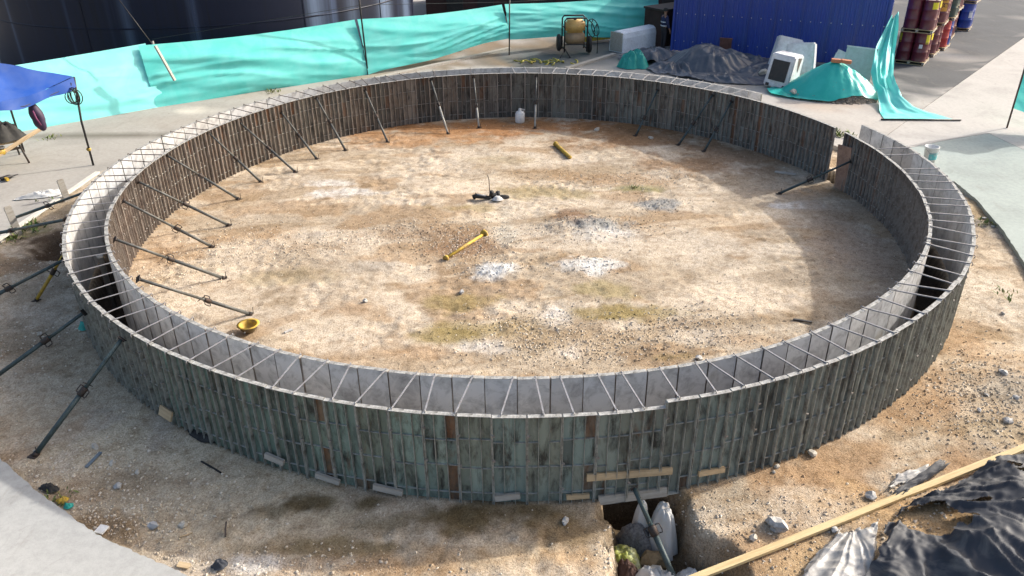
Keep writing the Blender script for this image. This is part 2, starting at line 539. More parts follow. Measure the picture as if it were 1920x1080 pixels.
def gh(x, y):
    """height of the dirt"""
    x = np.asarray(x, float); y = np.asarray(y, float)
    r = np.hypot(x, y)
    near = smooth(0.1, 0.6, np.abs(r - 9.15) - 0.33)
    h = (fbm(x * 0.5, y * 0.5, 3, 3) - 0.5) * 0.10 * near
    h = h + (fbm(x * 3.1, y * 3.1, 9, 3) - 0.5) * 0.035 * (0.25 + 0.75 * near) + (fbm(x * 9, y * 9, 13, 2) - 0.5) * 0.022
    h = h - 0.5 * smooth(0.30, 0.24, np.abs(r - 9.15))
    # a dug hole by the left kerb
    h = h - 0.5 * np.exp(-(((x + 10.35) / 0.75) ** 2 + ((y + 1.25) / 0.62) ** 2) ** 2)
    # rubbly ground, ruts and spread gravel
    rough = smooth(0.42, 0.62, fbm(x * 0.8 + 7, y * 0.8, 81, 3)) * near
    h = h + rough * ((fbm(x * 5.3, y * 5.3, 83, 3) - 0.5) * 0.055 + (fbm(x * 8.5, y * 8.5, 85, 2) - 0.5) * 0.045)
    h = h + 0.13 * np.exp(-(((x - 1.5) / 1.0) ** 2 + ((y + .35) / .55) ** 2) ** 1.5) * (0.4 + 1.2 * fbm(x * 5, y * 5, 87, 3))
    # spoil lying in little heaps left, and the heap under the black sheet
    h = h + 0.12 * np.exp(-(((x + 10.6) / 1.0) ** 2 + ((y + 3.2) / 0.8) ** 2)) * (0.5 + fbm(x * 4, y * 4, 23, 3))
    h = h + 0.42 * np.exp(-(((x - 6.6) / 1.9) ** 2 + ((y + 10.9) / 1.3) ** 2) ** 1.5)
    h = h + 0.05 * np.exp(-(((x - 1.5) / .8) ** 2 + ((y - 0.5) / .5) ** 2))
    for cx, cy in ((-.45, -2.6), (1.35, -2.4), (1.45, -1.0)):
        h = h + 0.045 * np.exp(-(((x - cx) / .62) ** 2 + ((y - cy) / .38) ** 2) ** 2) * (0.6 + fbm(x * 6, y * 6, 29, 3))
    h = h - 0.74 * trench_mask(x, y)
    return h - 0.012 * smooth(11, 14, r)


def gz(x, y):
    return float(gh(np.array([x]), np.array([y]))[0])


def blobs(x, y, base, table, seed):
    c = np.empty(x.shape + (3,)); c[:] = base                     # base: one colour, or one per point
    wob = (fbm(x * 1.3, y * 1.3, seed, 4) - 0.5) * 1.5 + (fbm(x * 6, y * 6, seed + 5, 3) - 0.5) * 0.8
    for px, py, rx, ry, col, k in table:
        p = G(px, py)
        d = np.sqrt(((x - p.x) / rx) ** 2 + ((y - p.y) / ry) ** 2) + wob
        m = (k * (1 - smooth(0.35, 1.15, d)))[..., None]
        c = c * (1 - m) + np.array(col) * m
    return c


TAN, PALE = (0.385, 0.32, 0.24), (0.53, 0.46, 0.37)
OCHRE, BROWN, OLIVE = (0.37, 0.25, 0.145), (0.225, 0.13, 0.07), (0.245, 0.19, 0.075)
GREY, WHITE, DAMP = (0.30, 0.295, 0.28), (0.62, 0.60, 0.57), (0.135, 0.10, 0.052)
DIRT_BLOBS = [
    # inside the ring: stains, dust, gravel spreads and some painted shade
    (960, 236, 6.5, 1.4, (0.33, 0.165, 0.07), 0.95), (760, 258, 2.6, 1.1, (0.38, 0.22, 0.11), 0.75), (1180, 262, 2.8, 1.3, (0.25, 0.15, 0.08), 0.9),
    (1380, 300, 2.8, 1.5, (0.27, 0.175, 0.105), 0.85), (1020, 300, 2.4, 0.9, PALE, 0.7), (800, 310, 2.6, 1.0, PALE, 0.75),
    (660, 362, 1.2, 0.35, WHITE, 0.8), (620, 345, 0.8, 0.25, WHITE, 0.6), (740, 380, 1.8, 0.25, PALE, 0.8), (860, 390, 1.0, 0.35, OLIVE, 0.55),
    (1160, 335, 2.0, 0.7, OCHRE, 0.6), (1190, 352, 0.9, 0.3, (0.20, 0.20, 0.085), 0.7), (1040, 360, 1.6, 0.5, (0.31, 0.25, 0.13), 0.7),
    (950, 300, 1.2, 0.5, (0.34, 0.28, 0.17), 0.5), (1400, 340, 2.2, 0.8, (0.3, 0.24, 0.17), 0.55), (1250, 310, 1.2, 0.5, (0.26, 0.17, 0.1), 0.6),
    (800, 440, 1.6, 0.6, (0.29, 0.20, 0.125), 0.75), (880, 465, 1.0, 0.5, (0.24, 0.15, 0.09), 0.7), (570, 465, 1.0, 0.5, (0.31, 0.23, 0.15), 0.6),
    (480, 440, 1.6, 0.7, OCHRE, 0.4), (590, 440, 0.7, 0.3, GREY, 0.4), (700, 500, 0.8, 0.35, GREY, 0.35), (950, 430, 0.35, 1.4, (0.42, 0.39, 0.33), 0.7),
    (1120, 425, 1.0, 0.5, (0.27, 0.265, 0.25), 1.0), (1150, 445, 1.0, .4, (0.42, 0.415, 0.40), .9), (1070, 410, 0.55, 0.5, (0.2, 0.13, 0.085), 0.8), (1235, 383, 0.55, 0.42, (0.29, 0.29, 0.28), 0.95),
    (1480, 384, 0.75, 0.28, WHITE, 0.9), (1430, 365, 1.6, 0.7, (0.34, 0.29, 0.23), 0.6),
    (925, 509, 0.66, 0.42, (0.60, 0.60, 0.585), 1.0), (1110, 498, 0.70, 0.40, (0.62, 0.62, 0.60), 1.0), (1150, 440, .5, .3, WHITE, .6),
    (1300, 460, 2.6, 0.9, PALE, 0.8), (1450, 470, 1.6, 0.5, PALE, 0.85), (1420, 560, 1.6, 0.8, (0.6, 0.51, 0.4), 0.8),
    (620, 560, 1.8, 0.9, PALE, 0.75), (400, 560, 1.4, 0.8, PALE, 0.7), (540, 520, 1.0, 0.4, OLIVE, 0.35), (660, 640, 1.6, 0.5, PALE, 0.8), (660, 580, .5, .35, OCHRE, .5),
    (860, 565, 0.9, 0.4, OLIVE, 0.75), (840, 630, 1.0, 0.3, OLIVE, 0.85), (900, 615, 1.1, 0.3, OLIVE, 0.7), (960, 575, 0.5, 0.3, PALE, 0.85), (780, 660, 1.0, .25, OCHRE, .6),
    (1130, 545, 0.8, 0.4, (0.30, 0.25, 0.13), 0.75), (1150, 585, 0.8, 0.3, OLIVE, 0.8), (1230, 590, 1.0, 0.35, OLIVE, 0.7), (1270, 605, 0.7, 0.35, (0.3, 0.22, 0.14), 0.6),
    (930, 650, 0.8, 0.3, WHITE, 0.6), (1040, 600, 0.3, 0.5, WHITE, 0.6), (1065, 650, 0.28, 0.45, WHITE, 0.7), (1000, 630, 0.9, 0.7, (0.31, 0.24, 0.15), 0.7),
    (1120, 640, 1.4, 0.5, (0.38, 0.29, 0.19), 0.6), (1260, 670, 0.6, 0.2, OLIVE, 0.5), (1340, 630, 0.9, 0.35, PALE, 0.8), (1420, 640, .8, .3, OCHRE, .5),
    (1620, 480, 1.2, 2.2, (0.34, 0.265, 0.2), 0.75), (1600, 400, 1.6, 1.0, (0.33, 0.26, 0.19), 0.6), (300, 470, 1.0, 1.4, OCHRE, 0.45),  # brown grey by the right wall: mostly shade painted into the dirt
    # outside, in front and to the left
    (120, 720, 2.4, 2.2, (0.43, 0.365, 0.27), 0.9), (330, 860, 2.6, 1.3, (0.56, 0.475, 0.345), 0.95), (480, 930, 2.2, 1.0, (0.55, 0.46, 0.33), 0.92), (300, 960, 1.6, .7, (.46, .39, .285), .8),  # dirt colour lightened here to lift the shade of the wall
    (250, 900, 0.8, 0.5, (0.25, 0.195, 0.13), 0.6), (180, 985, 0.8, 0.35, (0.22, 0.15, 0.085), 0.8), (60, 640, 1.0, 0.8, (0.24, 0.19, 0.13), 0.6), (60, 540, 1.2, .8, (0.3, 0.25, 0.18), .6),
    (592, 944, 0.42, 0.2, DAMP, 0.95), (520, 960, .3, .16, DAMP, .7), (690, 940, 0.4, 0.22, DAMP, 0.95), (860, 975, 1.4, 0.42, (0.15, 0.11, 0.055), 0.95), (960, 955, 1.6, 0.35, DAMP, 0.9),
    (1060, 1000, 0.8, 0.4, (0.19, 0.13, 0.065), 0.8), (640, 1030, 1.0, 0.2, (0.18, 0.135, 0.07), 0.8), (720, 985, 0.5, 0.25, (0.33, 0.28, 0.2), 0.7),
    (500, 1075, 1.6, 0.25, PALE, 0.6), (760, 1072, 1.8, 0.3, OCHRE, 0.8), (960, 1052, 1.4, 0.32, (0.5, 0.385, 0.25), 0.7), (1080, 1060, .6, .3, OCHRE, .7),
    (1010, 1085, 1.6, 0.25, PALE, 0.6), (480, 1062, .35, .15, WHITE, .6),
    # outside right
    (1500, 900, 1.3, 0.8, (0.36, 0.24, 0.14), 0.92), (1620, 850, 1.4, 1.0, (0.345, 0.235, 0.14), 0.9), (1720, 740, 1.5, 1.4, (0.325, 0.22, 0.13), 0.92), (1790, 640, 0.8, 1.0, OCHRE, 0.7),
    (1850, 560, 0.9, 1.3, (0.52, 0.46, 0.38), 0.8), (1500, 960, 1.0, 0.5, PALE, 0.7), (1620, 815, 0.5, 0.3, PALE, 0.6), (1800, 860, 0.6, 0.5, (0.3, 0.2, 0.12), 0.6),
    (1870, 730, 0.9, 0.8, (0.30, 0.265, 0.215), 0.8), (1860, 800, 1.0, 0.5, (0.29, 0.235, 0.15), 0.6), (1870, 430, 0.45, 1.1, (0.29, 0.26, 0.22), 0.95), (1830, 390, 0.4, 1.0, (0.33, 0.25, 0.14), 0.8),
    (1420, 1030, 0.9, 0.5, OCHRE, 0.8), (1330, 960, .5, .5, PALE, .7), (1280, 930, .4, .2, (0.35, .24, .13), .8), (1740, 1000, 1.2, 1.0, (0.40, 0.27, 0.14), 0.9), (1560, 1060, .8, .5, (0.42, .3, .17), .8),
    # outside left beside the kerb
    (95, 462, 1.0, 0.9, (0.085, 0.058, 0.038), 0.97), (60, 500, 1.2, 0.6, (0.22, 0.16, 0.11), 0.8), (140, 390, 0.8, 0.8, (0.25, 0.2, 0.13), 0.7), (60, 430, 0.5, 0.5, (0.17, 0.17, 0.08), 0.6),
]


def dirt_colour(x, y):
    r = np.hypot(x, y)
    c = np.empty(np.shape(x) + (3,)); c[:] = TAN
    # broad drifts of pale dust and darker gravel
    k = (smooth(0.47, 0.60, fbm(x * 0.45 + 3, y * 0.85, 61, 5)) * 0.55)[..., None]
    c = c * (1 - k) + np.array((0.57, 0.495, 0.40)) * k
    k = (smooth(0.53, 0.63, fbm(x * 0.8 + 30, y * 1.2, 66, 5)) * 0.6)[..., None]
    c = c * (1 - k) + np.array((0.30, 0.20, 0.11)) * k
    # dragged streaks left by wheels and shovels
    u_, v_ = x * .97 + y * .24, -x * .24 + y * .97
    k = (smooth(0.56, 0.66, fbm(u_ * 0.28 + 9, v_ * 2.1, 91, 4)) * 0.42)[..., None]
    c = c * (1 - k) + np.array((0.64, 0.55, 0.43)) * k
    k = (smooth(0.58, 0.68, fbm(u_ * 0.35 + 40, v_ * 1.8, 95, 4)) * 0.42)[..., None]
    c = c * (1 - k) + np.array((0.25, 0.175, 0.095)) * k
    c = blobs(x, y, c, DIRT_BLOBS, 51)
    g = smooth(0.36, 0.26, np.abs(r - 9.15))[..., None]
    c = c * (1 - g) + np.array((0.045, 0.036, 0.028)) * g                    # soil between the forms, its shade painted in near black
    t = trench_mask(x, y)[..., None]
    c = c * (1 - t) + np.array((0.10, 0.072, 0.042)) * t
    return c


def col_attr(me, c):
    a = me.attributes.new('Col', 'FLOAT_COLOR', 'POINT')
    buf = np.ones((len(me.vertices), 4), np.float32); buf[:, :3] = np.clip(c, 0.01, 0.85)
    a.data.foreach_set('color', buf.ravel())


def np_mesh(name, V, F, mat, smooth_=True):
    me = bpy.data.meshes.new(name)
    V = np.asarray(V, np.float32); F = np.asarray(F, np.int32)
    me.vertices.add(len(V)); me.vertices.foreach_set('co', V.ravel())
    k = F.shape[1]
    me.loops.add(F.size); me.loops.foreach_set('vertex_index', F.ravel())
    me.polygons.add(len(F)); me.polygons.foreach_set('loop_start', np.arange(0, F.size, k, dtype=np.int32))
    me.polygons.foreach_set('loop_total', np.full(len(F), k, np.int32))
    me.polygons.foreach_set('use_smooth', np.full(len(F), smooth_))
    me.materials.append(mat)
    me.update(calc_edges=True)
    return me


FAR = np.array([0.6, 1.6, 3.5, 8, 20, 50, 120, 300, 600])
gx = np.concatenate([-13.2 - FAR[::-1], np.arange(-13.2, 12.4, 0.055), 12.4 + FAR])
gy = np.concatenate([-12.0 - FAR[::-1], np.arange(-12.0, 9.9, 0.055), 9.9 + FAR])
X, Y = np.meshgrid(gx, gy, indexing='ij')
Z = gh(X, Y)
Z = np.where((np.abs(X) > 16) | (np.abs(Y) > 15), -0.08, Z)
nx, ny = X.shape
idx = np.arange(nx * ny).reshape(nx, ny)
F = np.stack([idx[:-1, :-1], idx[1:, :-1], idx[1:, 1:], idx[:-1, 1:]], -1).reshape(-1, 4)
me = np_mesh('ground', np.stack([X, Y, Z], -1).reshape(-1, 3), F, MAT['dirt'])
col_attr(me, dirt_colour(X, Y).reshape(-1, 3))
tag(put('ground', me), kind='structure')

# ---------------------------------------------------------------- concrete yard slabs, 0.1 m above the dirt
ZS = 0.10
SLAB_BLOBS = [
    (1020, 108, 5.5, 3.6, (0.10, 0.115, 0.11), 1.0), (1100, 90, 4.0, 3.0, (0.10, 0.11, 0.11), 0.97), (780, 122, 4.2, 1.5, (0.23, 0.175, 0.115), 0.97), (880, 90, 5.0, 2.2, (0.25, 0.19, 0.13), 0.95),
    (700, 145, 2, 1.0, (0.3, 0.25, 0.18), 0.8), (1000, 68, 6.0, 1.6, (0.27, 0.235, 0.19), 0.7), (1180, 132, 2.2, 1.0, (0.48, 0.44, 0.38), 0.7),
    (290, 257, 3.0, 0.35, (0.15, 0.135, 0.11), 0.9), (430, 240, 2.0, .35, (0.2, 0.18, 0.15), .7), (340, 235, 2.2, 0.9, (0.34, 0.31, 0.27), 0.7), (520, 180, 3.0, 0.8, (0.34, 0.3, 0.25), 0.7), (370, 212, 0.7, 0.5, (0.6, 0.56, 0.48), 0.8),
    (110, 260, 2.4, 0.35, (0.17, 0.16, 0.13), 0.85),
    (1350, 140, 3.5, 2.6, (0.22, 0.21, 0.2), 0.8), (1400, 165, 2.0, .6, (0.45, .4, .33), .7),
    (1560, 205, 1.5, 0.5, (0.4, 0.3, 0.22), 0.6), (1695, 225, .6, .3, (.45, .34, .26), .5), (1720, 232, .5, .18, (0.3, 0.27, 0.24), 0.6),
]


LANE_BLOBS = [(1690, 170, 3.0, 3.0, (0.22, 0.22, 0.215), 0.75), (1770, 140, 6.0, 6.0, (0.085, 0.089, 0.094), 0.99), (1800, 70, 8, 8, (0.08, 0.084, 0.09), 0.99), (1850, 25, 13, 13, (0.085, 0.09, 0.097), 0.99), (1745, 108, 1.3, 0.9, (0.2, 0.21, 0.23), 0.6)]


def slab(name, pts, colour, ztop=ZS, step=0.45, blob=True, extra=[]):
    bm = bmesh.new()
    vs = [bm.verts.new((p[0], p[1], ztop)) for p in pts]
    f = bm.faces.new(vs)
    if f.normal.z < 0: f.normal_flip()
    xs = [p[0] for p in pts]; ys = [p[1] for p in pts]
    for a, lo, hi in ((0, max(min(xs), -22), min(max(xs), 30)), (1, max(min(ys), -13), min(max(ys), 34))):
        t = math.ceil(lo / step) * step + 0.013
        while t < hi:
            co = (t, 0, 0) if a == 0 else (0, t, 0)
            no = (1, 0, 0) if a == 0 else (0, 1, 0)
            bmesh.ops.bisect_plane(bm, geom=bm.faces[:] + bm.edges[:] + bm.verts[:], plane_co=co, plane_no=no)
            t += step * (1 if -14 < t < 16 else 2)
    top = bm.faces[:]
    be = [e for e in bm.edges if e.is_boundary]
    r = bmesh.ops.extrude_edge_only(bm, edges=be)
    for v in r['geom']:
        if isinstance(v, bmesh.types.BMVert): v.co.z -= 0.25
    for v in bm.verts:                                     # crumbled edges
        if v.is_boundary or any(len(e.link_faces) < 2 for e in v.link_edges): pass
    bmesh.ops.recalc_face_normals(bm, faces=bm.faces[:])
    me = bpy.data.meshes.new(name); bm.to_mesh(me); bm.free()
    me.materials.append(MAT['concrete'])
    co = np.empty(len(me.vertices) * 3); me.vertices.foreach_get('co', co); co = co.reshape(-1, 3)
    c = blobs(co[:, 0], co[:, 1], colour, (SLAB_BLOBS if blob else []) + extra, 71)
    col_attr(me, c)
    return put(name, me)


def gp(*pp): return [tuple(G(a, b, ZS))[:2] for a, b in pp]


pave = thing('pavement', None, None)
pave['kind'] = 'structure'
# the kerb-like edge facing the ring on the left, round the back, to the joint on the right
edgeL = gp((0, 448), (62, 405), (126, 361), (190, 321))
behind = [(-11.3, 4.6), (-10.3, 6.2), (-8.6, 8.1), (-6.0, 9.9), (-3, 11.0), (0, 11.35), (3, 10.9), (6, 9.6), (8.2, 7.7)]
J0, J1, J2 = (10.0, 4.4), (14.13, 9.32), (24.08, 20.95)
J3 = (62.0, 65.0)
tr = gp((1680, 282), (1787, 260), (1853, 250))
tr2 = gp((1920, 281), (2150, 395))
edgeR = gp((1790, 340), (1830, 373), (1880, 430), (1920, 491), (1960, 570))
edgeBL = gp((-60, 815), (0, 857), (62, 913), (112, 950), (180, 999), (270, 1040), (352, 1075), (430, 1105))
objs = []


def jit(pts, amp=0.012, n=14):
    out = []
    for a, b in zip(pts[:-1], pts[1:]):
        for k in range(n):
            t = k / n
            out.append((a[0] * (1 - t) + b[0] * t + random.uniform(-amp, amp), a[1] * (1 - t) + b[1] * t + random.uniform(-amp, amp)))
    return out + [pts[-1]]


objs.append(slab('paving_slab', [(-75, -1.5), (-13.6, -1.6)] + jit(edgeL) + behind[:5] + [(-3.5, 16.4), (-14, 9.5), (-30, -0.3), (-75, 3)], (0.36, 0.34, 0.305)))
objs.append(slab('paving_slab', [(-3.5 + .01, 16.4)] + [(-3 + .01, 11.0)] + behind[5:] + [J0, J1, J2, J3, (62, 90), (-75, 90), (-75, 3.02), (-30, -0.28), (-14, 9.52)], (0.41, 0.385, 0.35), step=0.6, extra=LANE_BLOBS))
objs.append(slab('paving_slab', [(J0[0] + .02, J0[1] - .01), (10.2, 3.3)] + tr + [(90, 5.9), (90, 65), (J3[0] + .02, J3[1] - .02), (J2[0] + .02, J2[1] - .01), (J1[0] + .02, J1[1] - .01)], (0.42, 0.40, 0.37)))
objs.append(slab('paving_slab', [(10.2, 3.28)] + [(10.9, 2.9)] + jit(edgeR) + [(14, -9), (90, -9), tr2[1], tr2[0], (tr[2][0], tr[2][1] - .02), (tr[1][0], tr[1][1] - .02), (tr[0][0], tr[0][1] - .02)], (0.325, 0.365, 0.34)))
objs.append(slab('paving_slab', [(tr[2][0] + .02, tr[2][1] - .01), (tr2[0][0] + .02, tr2[0][1]), (tr2[1][0] + .02, tr2[1][1]), (90, -8.9), (90, 5.88)], (0.43, 0.41, 0.38)))
objs.append(slab('paving_slab', [(-40, -8.0)] + jit(edgeBL) + [(-3.2, -13.5), (-40, -13.5)], (0.40, 0.395, 0.37), ztop=0.07))
for o in objs: o.parent = pave
# pale kerb line set in the yard behind the ring
kb = MB()
for a, b in (((700, 147), (955, 90)), ((1062, 128), (1152, 101))):
    p, q = G(a[0], a[1], 0.16), G(b[0], b[1], 0.16)
    d = q - p
    kb.box((p + q) / 2 - Vector((0, 0, 0.03)), (d.length, 0.22, 0.12), 0, (0, 0, math.atan2(d.y, d.x)))
kb.build('kerb', MAT['timber_grey'], pave)

# ---------------------------------------------------------------- loose gravel on the dirt
OCT_V = np.array([(1, 0, 0), (-1, 0, 0), (0, 1, 0), (0, -1, 0), (0, 0, 1), (0, 0, -1)], float)
OCT_F = np.array([(0, 2, 4), (2, 1, 4), (1, 3, 4), (3, 0, 4), (2, 0, 5), (1, 2, 5), (3, 1, 5), (0, 3, 5)])


def gravel(name, P, S, C, mat, zfun=gh):
    n = len(P)
    ang = RNG.random(n) * 2 * PI
    sc = S[:, None] * (0.6 + 0.8 * RNG.random((n, 3))); sc[:, 2] *= 0.75
    V = OCT_V[None] * sc[:, None, :] * (0.75 + 0.5 * RNG.random((n, 6, 1)))
    c, s = np.cos(ang)[:, None], np.sin(ang)[:, None]
    V = np.stack([V[..., 0] * c - V[..., 1] * s, V[..., 0] * s + V[..., 1] * c, V[..., 2]], -1)
    base = np.stack([P[:, 0], P[:, 1], zfun(P[:, 0], P[:, 1]) + S * 0.25], -1)
    V = (V + base[:, None]).reshape(-1, 3)
    Fs = (OCT_F[None] + 6 * np.arange(n)[:, None, None]).reshape(-1, 3)
    me = np_mesh(name, V, Fs, mat, False)
    col_attr(me, np.repeat(C, 6, axis=0))
    return put(name, me)


def stone_mat():
    m, n, l, b = new_mat('loose_stone')
    at = n.new('ShaderNodeAttribute'); at.attribute_name = 'Col'
    g = noise(n, l, 45, 3, 0.7, coords(n, l))
    l.new(mix(n, l, at.outputs['Color'], ramp(n, l, g, ((0.3, 0.7), (0.7, 1.15))), 0.8, 'MULTIPLY'), b.inputs['Base Color'])
    b.inputs['Roughness'].default_value = 0.95
    return m


MAT['gravel'] = stone_mat()
PR = []
SPREADS = [  # px, py, rx, ry, count : where the photograph shows thicker gravel
    (800, 440, 2.2, 0.9, 1900), (890, 465, 1.2, 0.7, 1100), (570, 465, 1.3, 0.8, 900), (1120, 425, 1.2, 0.6, 1100), (1150, 335, 2.4, 0.8, 1100), (1235, 383, 0.7, 0.5, 450),
    (1000, 620, 1.5, 1.0, 1500), (1130, 650, 1.6, 0.7, 1100), (1270, 605, 1.2, 0.6, 700), (925, 509, 0.8, 0.5, 420), (1110, 498, 0.8, 0.45, 420), (400, 460, 1.4, 1.2, 700), (330, 520, 1.0, 1.0, 500),
    (140, 900, 1.6, 0.9, 1500), (190, 990, 0.9, 0.5, 700), (290, 960, 1.2, 0.6, 500), (60, 640, 1.2, 1.2, 800), (60, 520, 1.2, 0.9, 700), (1870, 730, 1.1, 1.1, 1500), (1860, 800, 1.2, 0.7, 700), (1880, 430, 0.5, 1.2, 900),
    (1720, 720, 1.2, 1.2, 700), (500, 1060, 2.0, 0.35, 600), (1600, 1000, 1.2, 0.8, 500), (1790, 980, 1.2, 0.8, 600), (1330, 640, 1.4, .6, 300), (1400, 1000, 1.2, .8, 400), (1290, 985, .5, .8, 500), (1180, 1030, .5, .5, 350)]
PS = []
for px, py, rx, ry, k in SPREADS:
    p = G(px, py)
    PS.append(np.stack([p.x + RNG.normal(0, 0.6, int(k * 1.3)) * rx, p.y + RNG.normal(0, 0.6, int(k * 1.3)) * ry], -1))
PS.append(np.stack([RNG.uniform(-12.5, 12, 16000), RNG.uniform(-11.6, 9, 16000)], -1))
NS = sum(len(p) for p in PS[:-1])
PS = np.concatenate(PS)
SB = np.where(np.arange(len(PS)) < NS, 1.0, 0.0)
rr = np.hypot(PS[:, 0], PS[:, 1])
xl = np.interp(PS[:, 1], [-1.5, 3.4], [-11.85, -11.65])
slabL = (PS[:, 0] < xl) & (PS[:, 1] > -2)
slabR = (PS[:, 0] > 10.7) & (PS[:, 1] > -2.5)
bl = np.interp(PS[:, 0], [-7.63, -6.81, -6.25, -5.51, -4.73, -4.0], [-8.6, -9.25, -9.6, -10.1, -10.45, -10.8])
slabB = (PS[:, 0] < -4) & (PS[:, 1] < bl)
slabT = (rr > 9.6) & (PS[:, 1] > 4)
KEEP = ((~slabL) & (~slabR) & (~slabB) & (~slabT) & (np.abs(rr - 9.15) > 0.45))
PS, SB = PS[KEEP], SB[KEEP]
S = 0.005 + (0.014 + .008 * SB) * RNG.random(len(PS)) ** 3.0
C = dirt_colour(PS[:, 0], PS[:, 1])
k = RNG.random((len(PS), 1))
C = np.where(k < 0.45, C * (1.0 + 0.6 * k), np.where(k < 0.85, C * 0.4 + np.array((0.78, 0.70, 0.58)) * 0.6, C * 0.85))
tag(gravel('loose_gravel', PS, S, C, MAT['gravel']), 'loose pale gravel and crumbs scattered over the dirt', 'gravel', kind='stuff')

# ---------------------------------------------------------------- the formwork
PAN_D = 0.062
ZSIDE = (-0.05, ZT)


def plate_mesh(w, variant, out):
    """sheet with 3 x 4 bays; +y is the ribbed side, y=0 the cast side"""
    rnd = random.Random(variant * 13 + 5)
    xs = [-w / 2, -w / 6 + rnd.uniform(-.01, .01), w / 6 + rnd.uniform(-.01, .01), w / 2]
    zs = [0.0, 0.22, 0.66, 1.12, 1.54]
    vs = []; fs = []; mi = []; bay = []; rust = []
    tone = rnd.random()
    t = 0.006

    def q(a, b, c, d, m, r, ru=0.0):
        rust.append(ru)
        k = len(vs); vs.extend((a, b, c, d)); fs.append((k, k + 1, k + 2, k + 3)); mi.append(m); bay.append(r)
    for i in range(3):
        strip = tone + rnd.uniform(-.05, .05)
        rs = rnd.random() < .075
        for j in range(4):
            r = strip + (rnd.uniform(-.02, .02) if rnd.random() < .9 else rnd.random())
            q((xs[i], t, zs[j]), (xs[i], t, zs[j + 1]), (xs[i + 1], t, zs[j + 1]), (xs[i + 1], t, zs[j]), 0, r % 1.0, (1.0 if rs and rnd.random() < .7 else (.9 if rnd.random() < .025 else 0.0)) * rnd.uniform(.6, 1))
    q((-w / 2, 0, 0), (w / 2, 0, 0), (w / 2, 0, 1.54), (-w / 2, 0, 1.54), 1, 0)
    me = bpy.data.meshes.new('panel')
    me.from_pydata(vs, [], fs)
    me.materials.append(MAT['paint']); me.materials.append(MAT['face'])
    me.polygons.foreach_set('material_index', mi)
    a = me.attributes.new('bay', 'FLOAT', 'FACE'); a.data.foreach_set('value', bay)
    a = me.attributes.new('rust', 'FLOAT', 'FACE'); a.data.foreach_set('value', rust)
    me.update()
    return me, xs, zs


def ribs_mesh(w, xs, zs, variant, ribmat, clampside):
    rnd = random.Random(variant * 7 + 1)
    b = MB()
    H = 1.54
    d = PAN_D
    y0 = 0.0065
    yc = y0 + d / 2
    # frame: two stiles and two rails, then interior ribs
    b.box((-w / 2 + .0035, yc, H / 2), (.006, d, H - .016), 0)
    b.box((w / 2 - .0035, yc, H / 2), (.006, d, H - .016), 0)
    b.box((0, yc + .001, H - .004), (w - .002, d + .004, .008), 1)
    b.box((0, yc, .004), (w - .014, d, .008), 0)
    b.box((w / 2 + .009, y0 + .032, H / 2), (.021, .03, H - .03), 0)          # joint strip closing the seam
    for x in xs[1:3]:
        b.box((x, y0 + .026, H / 2), (.006, .052, H - .018), 0)
    for j, z in enumerate(zs[1:4]):
        z += rnd.uniform(-.03, .03)
        for i in range(3):
            if rnd.random() < .12: continue
            x0, x1 = xs[i] + .007, xs[i + 1] - .007
            b.box(((x0 + x1) / 2, y0 + .012, z), (x1 - x0, .024, .005), 3)
    # wedge clamps on the stile
    for z in (0.30, 0.78, 1.26):
        z += rnd.uniform(-.08, .08)
        if rnd.random() < 0.5:
            b.box((w / 2 - .012, y0 + d + .006, z), (.045, .014, .02), 2, (0, rnd.uniform(-.5, .5), 0))
            b.tube([(w / 2 - .03, y0 + d * .6, z - .01), (w / 2 + .03, y0 + d * .6, z + .012)], .007, 5, 2)
    return b.mesh('rib_frame', [ribmat, MAT['rim'], MAT['clamp'], MAT['flat_bar']])


W_OUT = math.radians(337.9) * RO / 124
W_IN = math.radians(357.3) * RI / 120
OUT_PL = [plate_mesh(W_OUT - .014, v, True) for v in range(16)]
IN_PL = [plate_mesh(W_IN - .018, v + 20, False) for v in range(16)]
OUT_RB = [ribs_mesh(W_OUT - .014, xs, zs, v, MAT['rib'], 1) for v, (m_, xs, zs) in enumerate(OUT_PL)]
IN_RB = [ribs_mesh(W_IN - .018, xs, zs, v + 20, MAT['rib_brown'], 1) for v, (m_, xs, zs) in enumerate(IN_PL)]

outer = thing('outer_formwork', 'larger outer ring wall of upright ribbed steel panels, dark green grey outside', 'formwork')
inner = thing('inner_formwork', 'smaller inner ring wall of ribbed steel panels around the dirt floor', 'formwork')


def lerp3(a, b, t): return tuple(a[i] * (1 - t) + b[i] * t for i in range(3))


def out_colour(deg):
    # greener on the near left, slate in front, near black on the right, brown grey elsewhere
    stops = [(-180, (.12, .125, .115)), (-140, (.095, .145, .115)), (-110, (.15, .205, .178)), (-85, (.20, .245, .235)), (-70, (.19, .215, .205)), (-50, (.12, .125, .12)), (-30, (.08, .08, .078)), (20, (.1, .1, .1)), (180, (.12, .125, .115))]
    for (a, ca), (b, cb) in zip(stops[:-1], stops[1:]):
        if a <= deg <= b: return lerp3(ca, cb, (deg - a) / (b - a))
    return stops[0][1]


def in_colour(deg):
    stops = [(-180, (.15, .115, .10)), (-60, (.15, .13, .12)), (0, (.10, .105, .105)), (15, (.1, .105, .11)), (40, (.125, .125, .122)), (70, (.14, .135, .125)), (100, (.13, .12, .11)), (125, (.125, .108, .095)), (180, (.125, .095, .08))]
    for (a, ca), (b, cb) in zip(stops[:-1], stops[1:]):
        if a <= deg <= b: return lerp3(ca, cb, (deg - a) / (b - a))
    return stops[0][1]


